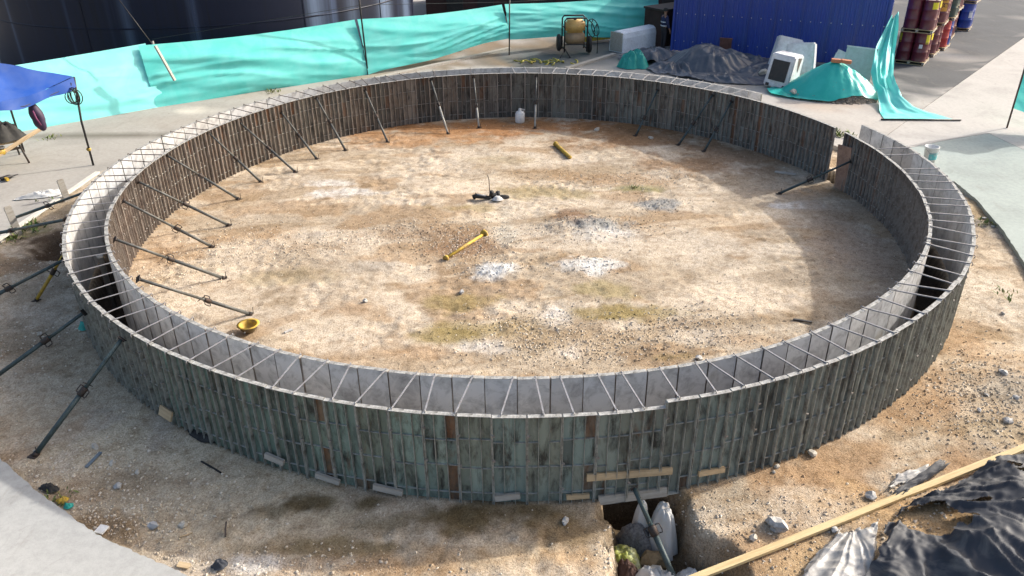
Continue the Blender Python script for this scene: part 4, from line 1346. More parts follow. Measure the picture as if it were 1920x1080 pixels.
# cover
n, m = 90, 40
P = np.zeros((n + 1, m, 3))
a = np.linspace(0, 2 * PI, n + 1)[:, None]; t = np.linspace(0, 1, m)[None, :]
front = np.exp(-((np.mod(a + PI / 2 + PI - .55, 2 * PI) - PI) / .62) ** 2)   # lifted hem on the camera side
reach = 1.10 - .24 * front + .22 * np.exp(-((np.mod(a - PI * 1.12 + PI, 2 * PI) - PI) / .5) ** 2) + .05 * (fbm(np.cos(a) * 3 + 9, np.sin(a) * 3 + 9, 451, 3) - .5)
x = 1.75 * t * reach * np.cos(a); y = 1.28 * t * reach * np.sin(a)
tt = np.sqrt((x / 1.72) ** 2 + (y / 1.25) ** 2)
z = 1.14 * (1 - np.minimum(tt, 1) ** 1.35) + .05
an, bn = np.cos(a), np.sin(a)
fo = fbm(an * 4 + 11, bn * 4 + 11 + t * .5, 455, 3) - .5
fo2 = fbm(x * 7, y * 3.2 + x * 2, 458, 3) - .5
right = 1 / (1 + np.exp(-(x - .25) * 6))
z = z + .24 * np.abs(fo) * t * (1 - .3 * t) + .12 * fo2 * right * np.minimum(1, t * 3) + .05 * fo2 * (1 - right)
z = np.maximum(z, .02 + .04 * np.abs(fo2))
P[..., 0] = x; P[..., 1] = y; P[..., 2] = z
tag(MB().grid(P).build('heap_cover', MAT['net_heap'], None, HC + Vector((0, 0, .012)), (0, 0, -.35)), 'turquoise net cover over the gravel heap with a brick on top', 'cover')


def brick_at(x, y, z, rot, label):
    b = bmesh.new(); bmesh.ops.create_cube(b, size=1)
    for v in b.verts: v.co = Vector((v.co.x * .34, v.co.y * .16, v.co.z * .12))
    bmesh.ops.bevel(b, geom=b.edges[:], offset=.012, segments=1, affect='EDGES')
    me = bpy.data.meshes.new('brick'); b.to_mesh(me); b.free(); me.materials.append(MAT['brick'])
    return tag(put('brick', me, None, (x, y, z), rot), label, 'brick')


brick_at(11.4, 10.95, 1.33, (.1, .05, -.3), 'orange brick left half holding the turquoise cover on top of the heap')
brick_at(11.72, 10.83, 1.32, (.12, .1, -.2), 'orange brick right half holding the turquoise cover on top of the heap')

# the net strip hanging from the shed corner and lying out to a pole on the ground
path = [  # centre, half width vector
    ((14.95, 14.85, 2.3), (.15, .05, .10)), ((14.55, 14.1, 1.75), (.25, -.05, .05)), ((14.05, 13.1, 1.15), (.36, -.06, -.03)), ((13.6, 12.0, .75), (.40, -.03, .0)), ((13.25, 11.0, .62), (.32, 0, .06)),
    ((13.05, 10.2, .50), (.30, .03, .1)), ((12.95, 9.5, .34), (.42, .1, .08)), ((12.95, 8.85, .14), (.66, .12, .02)), ((13.1, 8.3, .08), (.92, .06, .0)), ((13.22, 7.78, .06), (1.12, -.02, 0))]
nu, nv = 80, 26
P = np.zeros((nu, nv, 3))
for i in range(nu):
    s = i / (nu - 1) * (len(path) - 1); k = min(int(s), len(path) - 2); f_ = s - k; f_ = f_ * f_ * (3 - 2 * f_) * .5 + f_ * .5
    c = np.array(path[k][0]) * (1 - f_) + np.array(path[k + 1][0]) * f_
    h = np.array(path[k][1]) * (1 - f_) + np.array(path[k + 1][1]) * f_
    for j in range(nv):
        w = j / (nv - 1) * 2 - 1
        fo = math.sin(w * 5.5 + i * .06) * .06 + (vnoise(w * 3.1 + 4, i * .11, 471) - .5) * .3 + (vnoise(w * 8 + 4, i * .07, 475) - .5) * .16
        amp = min(1, .25 + c[2]) if i < nu - 4 else .3
        P[i, j] = c + h * w + np.array((0, -.15 * fo * amp, fo * amp * .9))
        P[i, j, 2] = max(P[i, j, 2], ZS + .012 + .03 * vnoise(w * 6, i * .3, 472))
tag(MB().grid(P).build('fallen_net', MAT['net'], None), 'turquoise net strip hanging off the shed corner and trailing on the concrete', 'net')
tag(MB().tube([(11.95, 7.75, ZS + .035), (14.5, 7.62, ZS + .035)], .03, 8).build('net_pole', MAT['black'], None), 'black pole lying on the concrete along the hem of the fallen net', 'pole')

# ---------------------------------------------------------------- white boxes
def white_unit(name, loc, size, rz, tilt, label, opening=True):
    t = thing(name, label, 'box', loc, rot=(tilt[0], tilt[1], rz))
    b = bmesh.new(); bmesh.ops.create_cube(b, size=1)
    for v in b.verts:
        v.co = Vector((v.co.x * size[0], v.co.y * size[1], (v.co.z + .5) * size[2]))
        if v.co.z > .1: v.co.y *= .86; v.co.x *= .94
    bmesh.ops.bevel(b, geom=b.edges[:], offset=.05, segments=2, affect='EDGES')
    me = bpy.data.meshes.new('casing'); b.to_mesh(me); b.free(); me.materials.append(MAT['white_metal'])
    put('casing', me, t)
    if opening:
        sl = (.07 * size[1] / size[2])
        MB().box((0, 0, 0), (size[0] * .66, .03, size[2] * .62)).build('opening', MAT['black'], t, (-.02, -size[1] * .475, size[2] * .52), (-.1, 0, 0))
        m = MB()
        for s in (-1, 1): m.box((s * size[0] * .33, -size[1] * .49, .08), (.12, .1, .1))
        m.build('bracket', MAT['black'], t)
        m = MB().add([(size[0] * .475, -.2, size[2] * .95), (size[0] * .49, .22, size[2] * .92), (size[0] * .5, .05, size[2] * .5)], [(0, 1, 2)])
        m.add([(size[0] * .48, -.2, size[2] * .94), (size[0] * .495, .22, size[2] * .91), (size[0] * .505, .05, size[2] * .49)], [(0, 1, 2)])
        m.build('dark_patch', worn('brown_patch', (.12, .09, .085)), t)
    return t


white_unit('white_box', (9.98, 12.3, ZS), (.95, 1.25, 1.2), -.62, (-.10, .10), 'white box with a big black opening beside the turquoise heap')
white_unit('white_box', (10.35, 13.75, ZS), (1.0, .7, 1.5), -.15, (-.2, .2), 'plain white box leaning behind the one with the black opening', False)
white_unit('white_box', (11.0, 13.35, ZS), (1.15, .6, 1.35), -.5, (-.22, -.1), 'wide white box with a chipped right edge behind the turquoise heap', False)
t = thing('pale_sheet', 'pale grey green sheet standing behind the right of the turquoise heap', 'sheet', (13.1, 13.1, ZS), rot=(-.22, .05, -.45))
MB().box((0, 0, .6), (1.1, .05, 1.2)).build('board', worn('pale_green_board', (.46, .52, .50), (.3, .32, .3), .6), t)
MB().box((0, 0, 1.21), (1.14, .09, .05)).build('edge_strip', MAT['white_metal'], t)
MB().box((-.75, .02, .5), (.5, .05, 1.0), 0, (0, .3, 0)).build('broken_piece', MAT['white_metal'], t)

# trough-like concrete block and yellow beams
blk = thing('concrete_block', 'pale blue white concrete block lying beside the green net bundle', 'concrete block', (5.35, 19.3, ZS), .72)
m = MB()
prof = [(-.42, 0), (-.42, .62), (-.36, .82), (-.2, .9), (.1, .9), (.3, .78), (.38, .5), (.4, 0)]
vs = [(x, y, z) for x in (-1.2, 1.2) for y, z in prof]
k = len(prof)
m.add(vs, [(i, i + 1, k + i + 1, k + i) for i in range(k - 1)] + [tuple(range(k)), tuple(range(2 * k - 1, k - 1, -1))])
m.build('block', worn('pale_concrete', (.80, .83, .86), (.6, .6, .6), .8, 0, 2.5, .5), blk)
MB().box((-1.21, -.02, .45), (.05, .7, .8)).build('end_face', MAT['timber_grey'], blk)
for k, (y, z, lb) in enumerate([(20.7, .3, 'yellow beam under the net behind the concrete block, lower one'), (20.95, .42, 'yellow beam under the net behind the concrete block, upper one')]):
    o = MB().box((0, 0, 0), (3.0, .16, .22)).box((0, .1, .1), (2.9, .2, .03)).build('yellow_beam', MAT['yellow'], None, (4.6 + .3 * k, y, ZS + z), (0, -.05, .32))
    tag(o, lb, 'beam')
# scrap boards by the tarps
plank('board', G(1316, 92, .55), G(1372, 112, .3), .28, .04, MAT['timber'], 'pale board lying on the right slope of the tall tarp pile', cat='board', roll=.5)

# ---------------------------------------------------------------- yellow machine in a black frame
mc = thing('yellow_machine', 'yellow motor machine in a black tube frame in front of the net', 'machine', (2.55, 18.1, ZS), .1)


def rbox(name, size, loc, mat, parent, bev=.06, rot=(0, 0, 0)):
    b = bmesh.new(); bmesh.ops.create_cube(b, size=1)
    for v in b.verts: v.co = Vector((v.co.x * size[0], v.co.y * size[1], v.co.z * size[2]))
    bmesh.ops.bevel(b, geom=b.edges[:], offset=bev, segments=3, affect='EDGES')
    me = bpy.data.meshes.new(name); b.to_mesh(me); b.free(); me.materials.append(mat)
    for p in me.polygons: p.use_smooth = True
    return put(name, me, parent, loc, rot)


my = worn('faded_yellow_tank', (.62, .40, .13), (.48, .27, .1), .45, 0, 3, .6, .05)
rbox('fuel_tank', (.86, .6, .52), (0, 0, 1.22), my, mc, .1)
rbox('motor_housing', (.82, .58, .46), (0, 0, .72), worn('dull_tan_housing', (.36, .25, .14), (.2, .14, .09), .6), mc, .05)
MB().lathe([(.07, 0), (.07, .05), (.02, .06)], 10).build('filler_cap', MAT['black'], mc, (0, -.05, 1.48))
fr = MB()
for y in (-.36, .36):
    fr.tube([(-.5, y, .18), (-.5, y, 1.5), (-.42, y, 1.6), (.42, y, 1.6), (.5, y, 1.5), (.5, y, .18)], .035, 7)
for x in (-.5, .5):
    for z in (.3, 1.2): fr.tube([(x, -.36, z), (x, .36, z)], .03, 6)
fr.tube([(-.5, -.36, .5), (.5, -.36, .5)], .03, 6)
fr.build('tube_frame', MAT['black'], mc)
for s in (-1, 1):
    w = MB().lathe([(.05, -.06), (.3, -.08), (.36, -.05), (.36, .05), (.3, .08), (.05, .06)], 20).build('wheel', MAT['rubber'], mc, (s * .68, .05, .52 if s < 0 else .4), (0, PI / 2, 0))
    MB().lathe([(.02, -.085), (.16, -.085), (.18, -.06)], 14).build('hub', MAT['prop_dark'], w)
lg = MB(); lg.tube([(-.45, -.36, .3), (-.3, -.75, .02)], .03, 6); lg.tube([(-.5, -.36, .25), (-.72, -.7, .02)], .018, 6)
lg.build('stand', MAT['black'], mc)
cb = MB()
pts = [(.62 + .02 * k + .22 * math.sin(k * .55), -.1 + .02 * k, 1.1 + .38 * math.cos(k * .55 + .4)) for k in range(22)]
cb.tube(pts, .02, 6); cb.tube([(.8, -.1, .9), (.95, -.1, 1.3), (1.02, -.1, .6), (1.0, -.2, .05)], .02, 6)
cb.build('cable', MAT['rubber'], mc)
# yellow straps on the ground
b = MB()
rr_ = random.Random(5)
for k in range(9):
    x0 = -1.2 + .26 * k + rr_.uniform(-.1, .1); y0 = rr_.uniform(-.25, .25)
    a_ = rr_.uniform(-.6, .6)
    pts = [(x0 + .12 * j * math.cos(a_ + j * .35 * (-1) ** k), y0 + .12 * j * math.sin(a_ + j * .4), .05 + .05 * math.sin(j * 1.3 + k)) for j in range(6)]
    b.tube(pts, .032, 6)
tag(b.build('yellow_hose', worn('olive_yellow_hose', (.42, .36, .06), (.2, .2, .1), .6), None, (1.35, 16.2, ZS)), 'tangle of yellow green hose on the dark ground before the machine', 'hose')

# ---------------------------------------------------------------- blue canopy tent
CP = Vector((-12.24, 3.96, ZS))
e1 = Vector((-13.15, 2.0, 0)) - Vector((-12.13, 4.17, 0)); e1.normalize(); e2 = Vector((e1.y, -e1.x, 0))
if e2.x > 0: e2 = -e2
tent = thing('canopy_tent', 'blue canopy tent with a thin black leg at the left picture edge', 'tent', CP)
cn = [Vector((0.04, .12, 0)), e1 * 3.0, e1 * 3.0 + e2 * 3.0, e2 * 3.0]
for k, c in enumerate(cn):
    if k == 0:
        MB().tube([(0, 0, 0), (-.03, .06, 1.3), (.05, .16, 2.5)], .03, 8).build('leg', MAT['black'], tent)
    else:
        MB().tube([c, c + Vector((0, 0, 2.4))], .03, 8).build('leg', MAT['black'], tent)
apex = (cn[0] + cn[2]) / 2 + Vector((0, 0, 3.2))
roof = MB()
for k in range(4):
    A, B_ = cn[k] + Vector((0, 0, 2.5)), cn[(k + 1) % 4] + Vector((0, 0, 2.5))
    N1, N2 = 18, 10
    P = np.zeros((N1, N2, 3))
    for i in range(N1):
        for j in range(N2):
            u_, v_ = i / (N1 - 1), j / (N2 - 1)
            p = (A * (1 - u_) + B_ * u_) * (1 - v_) + apex * v_
            s = -.16 * math.sin(PI * u_) * (1 - v_) - .16 * math.sin(PI * v_) * 1.0 * math.sin(PI * u_) + .06 * (vnoise(u_ * 6, v_ * 5 + k, 481) - .5)
            P[i, j] = (p.x, p.y, p.z + s)
    roof.grid(P)
roof.build('canopy', MAT['tent'], tent)
val = MB()
for k in range(4):
    A, B_ = cn[k], cn[(k + 1) % 4]
    out = ((A + B_) / 2 - (cn[0] + cn[2]) / 2).normalized()
    P = np.zeros((24, 5, 3))
    for i in range(24):
        u_ = i / 23
        for j in range(5):
            v_ = j / 4
            p = A * (1 - u_) + B_ * u_
            z = 2.5 - .16 * math.sin(PI * u_) - .26 * v_ * (1 + .15 * math.sin(u_ * 15))
            o_ = out * (.02 + .03 * v_ * math.sin(u_ * 22 + k))
            P[i, j] = (p.x + o_.x, p.y + o_.y, z)
    val.grid(P)
val.build('valance', MAT['tent'], tent)
trs = MB()
for k in range(4):
    A, B_ = cn[k], cn[(k + 1) % 4]
    trs.tube([A + Vector((0, 0, 2.3)), (A + B_) / 2 + Vector((0, 0, 2.1)), B_ + Vector((0, 0, 2.3))], .012, 5)
trs.build('truss', MAT['black'], tent)
cl = MB()
rr_ = random.Random(9)
for k in range(6):
    R = rr_.uniform(.14, .24); cx, cy, cz = rr_.uniform(-.06, .1), rr_.uniform(-.05, .05), rr_.uniform(-.06, .06)
    a0 = rr_.uniform(-.6, .6)
    cl.tube([(cx + R * math.cos(q * .45) * math.cos(a0), cy + R * math.cos(q * .45) * math.sin(a0), cz + R * 1.15 * math.sin(q * .45)) for q in range(14)], .014, 5, closed=True)
cl.tube([(0, 0, .22), (.04, .03, .38)], .014, 5)
tag(cl.build('cable_coil', MAT['rubber'], None, CP + Vector((-.02, -.04, 2.0))), 'black cable coil hung on the leg of the blue tent', 'cable')
tag(MB().lathe([(.05, -.04), (.065, 0), (.05, .04)], 10).build('yellow_tape', MAT['yellow'], None, CP + Vector((-.01, .0, .48))), 'yellow tape wound low on the leg of the blue tent', 'tape')
# hanging bag
bag = thing('hanging_bag', 'dark purple bag hanging below the blue tent edge', 'bag', G(63, 190, 2.2) + Vector((.0, -.05, 0)))
b = bmesh.new(); bmesh.ops.create_uvsphere(b, u_segments=18, v_segments=14, radius=1)
for v in b.verts:
    z = v.co.z
    w = .62 + .38 * (1 - (z + 1) / 2) if z < .9 else .45
    v.co = Vector((v.co.x * .21 * w + .16 * (-z) * .4, v.co.y * .17 * w, z * .42 - .38))
    v.co += Vector((vnoise(v.co.x * 9, v.co.z * 9, 490) - .5, vnoise(v.co.y * 9, v.co.z * 9, 491) - .5, 0)) * .05
me = bpy.data.meshes.new('bag_body'); b.to_mesh(me); b.free()
me.materials.append(worn('dark_purple_cloth', (.045, .025, .06), (.015, .012, .02), .6, 0, 4, .8))
for p in me.polygons: p.use_smooth = True
put('bag_body', me, bag)
MB().tube([(.02, -.15, -.2), (.07, -.18, -.4), (.12, -.14, -.6)], .028, 6).build('pink_strip', worn('magenta_cloth', (.14, .03, .09)), bag)
MB().tube([(-.05, 0, -.05), (-.1, .02, .22)], .02, 5).tube([(.03, 0, -.05), (.1, .02, .22)], .02, 5).build('strap', MAT['black'], bag)

# ---------------------------------------------------------------- work bench with tools at the left edge
wb_ = thing('work_bench', 'rough wooden work bench on dark trestle legs at the left edge', 'bench', (-14.95, 4.05, ZS), .75)
MB().box((0, 0, .62), (1.5, .3, .05), 0).build('bench_board', MAT['timber'], wb_)
MB().box((0, .34, .625), (1.4, .3, .05), 0).build('bench_board', MAT['timber_grey'], wb_)
for s in (-.55, .55):
    MB().tube([(s, -.12, .6), (s + .08, -.38, 0)], .028, 6).build('leg', MAT['prop_dark'], wb_)
    MB().tube([(s, .42, .6), (s + .08, .66, 0)], .028, 6).build('leg', MAT['prop_dark'], wb_)
MB().box((0, .12, .35), (1.2, .05, .06)).build('crossbar', MAT['prop_dark'], wb_)
tag(heap('tool_bag', (-14.75, 4.3), .52, .36, .42, MAT['rubber'], 501, .16, .75, 2.0, 30, 14, ZS + .66), 'heap of black bags and cables on the work bench', 'bag')
rbox_o = thing('tool_case', 'yellow and black tool case on the front of the work bench', 'case', (-14.75, 3.62, ZS + .52), .6)
rbox('case_body', (.55, .22, .18), (0, 0, 0), MAT['yellow'], rbox_o, .03)
rbox('case_lid', (.57, .24, .05), (0, 0, .1), MAT['black'], rbox_o, .02)
MB().tube([(-.1, -.12, .02), (-.1, -.17, .03), (.1, -.17, .03), (.1, -.12, .02)], .012, 6).build('handle', MAT['black'], rbox_o)
plank('board', (-15.2, 2.55, .22), (-13.95, 4.75, .95), .11, .03, MAT['timber'], 'long pale board propped diagonally on the work bench', cat='board', roll=.6)
tag(heap('white_bag', (-15.05, 3.1), .35, .3, .34, MAT['sack'], 507, .1, 0, 2.2, 30, 14, ZS), 'white plastic bag under the work bench', 'bag')
dr = thing('power_drill', 'small yellow and black power tool on the concrete near the bench', 'tool', G(14, 337, ZS), .9)
MB().lathe([(.05, -.16), (.06, -.1), (.06, .08), (.03, .14), (.012, .3)], 10).build('tool_body', MAT['black'], dr, (0, 0, .07), (0, PI / 2, 0))
MB().box((-.05, -.1, .06), (.07, .2, .07)).build('tool_grip', MAT['yellow'], dr)

# ---------------------------------------------------------------- drums on pallets
WINE = worn('wine_red_drum', (.135, .022, .035), (.08, .018, .028), .3, 0, 3, .7, .02, .6)
RED = worn('bright_red_drum', (.42, .025, .025), (.25, .02, .02), .32, 0, 3, .6, .02, .6)
BLUE = worn('blue_drum', (.02, .06, .33), (.015, .03, .18), .3, 0, 3, .6, .02, .6)
DGREEN = worn('dark_green_drum', (.012, .04, .035), (.01, .02, .02), .3, 0, 3, .6, .02, .6)
LBL_Y = worn('yellow_label', (.72, .60, .03), (.55, .45, .03), .5, 0, 8, .5, 0)
LBL_O = worn('orange_label', (.62, .33, .05), (.4, .2, .04), .5, 0, 8, .5, 0)
LBL_W = worn('white_label', (.7, .7, .74), (.55, .55, .6), .5, 0, 8, .5, 0)
DR_MESH = {}


def drum_meshes(mat):
    if mat.name not in DR_MESH:
        R = .29
        prof = [(R, 0), (R + .008, .01), (R, .025), (R, .27), (R + .012, .285), (R + .012, .30), (R, .315), (R, .57), (R + .012, .585), (R + .012, .60), (R, .615), (R, .86), (R + .01, .875), (R, .885), (R - .02, .885), (R - .022, .87)]
        body = MB().lathe(prof, 20).mesh('drum_body', mat)
        lid = MB().lathe([(R - .02, .868), (.001, .866)], 20).lathe([(.03, .866), (.03, .885), (.001, .886)], 8, 0, (.15, 0, 0)).mesh('lid', mat)
        DR_MESH[mat.name] = (body, lid)
    return DR_MESH[mat.name]


def curved_label(w, h, R=.296):
    m = MB(); n = 5; vs = []
    for k in range(n + 1):
        a = (k / n - .5) * w / R
        for z in (-h / 2, h / 2): vs.append((R * math.sin(a), -R * math.cos(a), z))
    return m.add(vs, [(2 * k, 2 * k + 2, 2 * k + 3, 2 * k + 1) for k in range(n)])


PAL = None


def pallet_parts():
    b1, b2 = MB(), MB()
    return b1, b2


slat_me = MB().box((0, 0, 0), (1.2, .105, .022)).mesh('slat', MAT['timber'])
stringer_me = MB().box((0, 0, 0), (.09, 1.2, .078)).mesh('stringer', MAT['timber_grey'])


def pallet(loc, rz, label):
    t = thing('pallet', label, 'pallet', loc, rz, 'pallets under the drums')
    for k in range(7): put('slat', slat_me, t, (0, -.545 + .1815 * k, .13))
    for k in range(3): put('slat', slat_me, t, (0, -.54 + .54 * k, .012))
    for x in (-.55, 0, .55): put('stringer', stringer_me, t, (x, 0, .069))
    return t


row = Vector((5.02, 7.16, 0)).normalized(); side = Vector((row.y, -row.x, 0)); rzd = math.atan2(side.y, side.x)
P0 = Vector((16.75, 15.25, ZS)) - side * .62 + row * .62      # middle of the first pallet
stack_names = ['nearest stack', 'second stack', 'third stack', 'fourth stack', 'fifth stack']
stacks = [  # shift along the row, sideways, level colours
    (0.0, 0.0, (WINE, WINE)), (1.95, .05, (WINE, DGREEN)), (3.6, .2, (WINE, DGREEN)), (6.2, .0, (WINE, WINE)), (9.0, .35, (BLUE, BLUE))]
names = {WINE.name: 'wine red', RED.name: 'bright red', BLUE.name: 'blue', DGREEN.name: 'dark green'}
lvl_n = ('lower', 'upper')
pos_n = {(-1, -1): 'front left', (1, -1): 'front right', (-1, 1): 'back left', (1, 1): 'back right'}
for si, (al, sw, mats) in enumerate(stacks):
    for lv in range(2):
        if si == 4 and lv == 1: pass
        base = P0 + row * al + side * sw + Vector((0, 0, lv * 1.285))
        if lv: base += side * random.uniform(.03, .09) + row * random.uniform(-.05, .05)
        rz = rzd + random.uniform(-.04, .04)
        pallet(base, rz, f'wooden pallet under the {lvl_n[lv]} drums of the {stack_names[si]} from the blue shed')
        cz, sz = math.cos(rz), math.sin(rz)
        for (ix, iy), pn in pos_n.items():
            mat = mats[lv]
            if si == 2 and lv == 0 and ix == 1: mat = RED if iy == -1 else BLUE
            if si == 1 and lv == 1 and ix == 1: mat = WINE
            lx, ly = ix * .297, iy * .297
            d = thing('drum', f'{names[mat.name]} drum, {pn} of the {lvl_n[lv]} level, {stack_names[si]} from the shed', 'drum', base + Vector((lx * cz - ly * sz, lx * sz + ly * cz, .142)), rz, 'drums stacked on pallets')
            d.scale = (1, 1, 1.28)
            bd, ld = drum_meshes(mat)
            put('drum_body', bd, d); put('lid', ld, d)
            if si == 0 and iy == -1:
                if lv == 1 and ix == 1:
                    curved_label(.26, .2).build('label', LBL_Y, d, (0, 0, .72), (0, 0, .75))
                if lv == 0:
                    curved_label(.2, .28).build('label', LBL_Y, d, (0, 0, .7), (0, 0, .95 if ix == 1 else -.9))
                if lv == 0 and ix == 1: curved_label(.13, .12).build('label', LBL_W, d, (0, 0, .48), (0, 0, .1))
            if si == 0 and iy == 1 and ix == 1: curved_label(.2, .22).build('label', LBL_Y, d, (0, 0, .7), (0, 0, 1.4))
            if si == 1 and lv == 1 and iy == -1 and ix == 1:
                lb_ = curved_label(.36, .34).build('label', LBL_O, d, (0, 0, .52), (0, 0, .35))
                tc_ = bpy.data.curves.new('lettering', 'FONT'); tc_.body = 'CAT'; tc_.size = .2; tc_.align_x = 'CENTER'; tc_.align_y = 'CENTER'; tc_.extrude = .002
                to_ = bpy.data.objects.new('tmp', tc_); COL.objects.link(to_)
                dg = bpy.context.evaluated_depsgraph_get(); tm = bpy.data.meshes.new_from_object(to_.evaluated_get(dg)); bpy.data.objects.remove(to_)
                for v in tm.vertices:
                    a_ = v.co.x / .3; zz = v.co.y; rr2 = .2985 + v.co.z * .3
                    v.co = Vector((rr2 * math.sin(a_), -rr2 * math.cos(a_), zz))
                tm.materials.clear(); tm.materials.append(MAT['black'])
                put('lettering', tm, lb_)
            if si == 4 and iy == -1 and ix == 1:
                curved_label(.2, .25).build('label', LBL_W, d, (0, 0, .5), (0, 0, .8))

# ---------------------------------------------------------------- person at the shed corner
pb = thing('person', 'person in navy jacket with two pale stripes standing at the corner of the blue shed', 'person', (6.62, 18.95, ZS), math.radians(-75))


def skin(name, verts, edges, radii, mats, parent, root=0, levels=2):
    me = bpy.data.meshes.new(name); me.from_pydata(verts, edges, [])
    o = bpy.data.objects.new(name, me); COL.objects.link(o)
    md = o.modifiers.new('s', 'SKIN'); md.use_smooth_shade = True
    for i, r in enumerate(radii):
        me.skin_vertices[0].data[i].radius = (r, r) if not isinstance(r, tuple) else r
        me.skin_vertices[0].data[i].use_root = (i == root)
    s = o.modifiers.new('u', 'SUBSURF'); s.levels = levels; s.render_levels = levels
    dg = bpy.context.evaluated_depsgraph_get()
    m2 = bpy.data.meshes.new_from_object(o.evaluated_get(dg))
    bpy.data.objects.remove(o)
    m2.name = name; m2.materials.clear()
    for m in mats: m2.materials.append(m)
    return put(name, m2, parent)


SK = worn('brown_skin', (.28, .15, .095), (.2, .1, .065), .55, 0, 4, .3, 0)
NAVY = worn('navy_cloth', (.022, .03, .085), (.012, .016, .045), .8, 0, 6, .6, .1)
TROU = worn('dark_trousers', (.02, .02, .026), (.035, .032, .03), .85, 0, 6, .6, .1)
bv = [(0, 0, .95), (0, 0, 1.15), (0, -.01, 1.38), (0, 0, 1.5), (0, .015, 1.58), (0, .02, 1.67), (0, .015, 1.74),
      (.19, 0, 1.42), (.25, .03, 1.16), (.22, .14, .95), (.21, .18, .87), (-.19, 0, 1.42), (-.25, .02, 1.15), (-.25, .1, .92), (-.25, .13, .84),
      (.1, 0, .88), (.11, .02, .5), (.11, -.02, .1), (.12, .13, .04), (-.1, 0, .88), (-.12, .03, .5), (-.13, -.01, .1), (-.14, .14, .04)]
be = [(0, 1), (1, 2), (2, 3), (3, 4), (4, 5), (5, 6), (2, 7), (7, 8), (8, 9), (9, 10), (2, 11), (11, 12), (12, 13), (13, 14), (0, 15), (15, 16), (16, 17), (17, 18), (0, 19), (19, 20), (20, 21), (21, 22)]
br_ = [(.15, .11), (.14, .1), (.17, .11), .07, .06, (.085, .1), (.06, .07), .07, .05, .038, .035, .07, .05, .038, .035, .1, .065, .045, .045, .1, .065, .045, .045]
body = skin('body', bv, be, br_, [SK, TROU, MAT['black']], pb)
for p in body.data.polygons:
    z = p.center.z
    p.material_index = 0 if z > .8 and not (z < 1.0 and abs(p.center.x) < .18) else (2 if z < .09 else 1)
skin('jacket', [bv[i] for i in (0, 1, 2, 3, 7, 8, 9, 11, 12, 13)], [(0, 1), (1, 2), (2, 3), (2, 4), (4, 5), (5, 6), (2, 7), (7, 8), (8, 9)],
     [(.185, .15), (.175, .14), (.195, .145), .09, .095, .075, .058, .095, .075, .058], [NAVY], pb)
sm = MB()
for z in (1.06, 1.20): sm.lathe([(1, -.022), (1.02, 0), (1, .022)], 20, 0, (0, 0, 0))
so = MB()
for z in (1.06, 1.22):
    vs = []; n = 20
    for k in range(n):
        a = 2 * PI * k / n
        for dz in (-.022, .022): vs.append((.205 * math.cos(a), .165 * math.sin(a), z + dz))
    so.add(vs, [(2 * k, (2 * k + 2) % (2 * n), (2 * k + 3) % (2 * n), 2 * k + 1) for k in range(n)])
so.build('reflective_stripe', worn('reflective_tape', (.62, .64, .68), rough=.4), pb)
hm = MB().lathe([(.098, -.02), (.105, .03), (.09, .08), (.05, .11), (.001, .118)], 14).build('hair', MAT['rubber'], pb, (0, 0, 1.69))
fm = MB(); fm.lathe([(.012, 0), (.012, .01), (.001, .014)], 6, 0); 
ff = MB(); ff.box((-.032, .112, 1.685), (.025, .012, .012)); ff.box((.032, .112, 1.685), (.025, .012, .012)); ff.box((0, .115, 1.615), (.045, .01, .01))
ff.build('face_features', MAT['black'], pb)
MB().add([(0, .105, 1.69), (-.014, .118, 1.645), (.014, .118, 1.645), (0, .14, 1.648)], [(0, 1, 3), (0, 3, 2), (1, 2, 3)]).build('nose', SK, pb)
for s in (-1, 1): MB().lathe([(.001, -.01), (.022, 0), (.001, .01)], 8).build('ear', SK, pb, (s * .093, .01, 1.655), (0, PI / 2, 0))
for s, w in ((1, bv[10]), (-1, bv[14])):
    hnd = MB()
    hnd.tube([Vector(w), Vector(w) + Vector((0, .025, -.09))], [.03, .035], 8)
    for q in range(4): hnd.tube([Vector(w) + Vector((-.024 + .016 * q, .025, -.085)), Vector(w) + Vector((-.026 + .017 * q, .03, -.13 - .008 * (q in (1, 2)))), Vector(w) + Vector((-.026 + .017 * q, .02, -.165 - .01 * (q in (1, 2))))], .008, 5)
    hnd.tube([Vector(w) + Vector((-.03 * s, .03, -.03)), Vector(w) + Vector((-.05 * s, .05, -.085))], .009, 5)
    hnd.build('hand', SK, pb)

sk = thing('scrap_bin', 'dark rusty scrap bin behind the person at the shed corner', 'bin', (7.05, 20.4, ZS), .6)
MB().box((0, 0, .8), (1.9, 1.2, 1.6)).build('bin_body', worn('dark_rust', (.05, .028, .022), (.025, .015, .012), .85, 0, 3, .8), sk)
MB().box((0, 0, 1.62), (2.0, 1.3, .08)).build('bin_rim', MAT['prop_dark'], sk)

# ---------------------------------------------------------------- stones
def stone(px, py, s, mat, label, flat=.7, seed=0, floor=None, name='stone', group=None, pos=None):
    b = bmesh.new(); bmesh.ops.create_icosphere(b, subdivisions=2, radius=1)
    an_ = random.Random(seed * 5 + 1)
    kx, ky, kz = an_.uniform(.75, 1.25), an_.uniform(.7, 1.1), an_.uniform(.75, 1.1)
    for v in b.verts:
        v.co = Vector((v.co.x * kx, v.co.y * ky, v.co.z * kz))
        n = .35 + 1.25 * float(fbm(v.co.x * 2.2 + seed * 3.7 + 5, v.co.y * 2.2 + v.co.z * 2.6 + 9, 520 + seed % 7, 3))
        v.co = Vector((v.co.x * n * s, v.co.y * n * s * .82, v.co.z * n * s * flat))
    me = bpy.data.meshes.new(name); b.to_mesh(me); b.free(); me.materials.append(MAT[mat])
    p = Vector(pos) if pos else G(px, py)
    if not pos: p.z = (gz(p.x, p.y) if floor is None else floor) + s * flat * .55
    o = put(name, me, None, p, (random.uniform(-.3, .3), random.uniform(-.3, .3), random.random() * 6))
    return tag(o, label, 'stone', group)


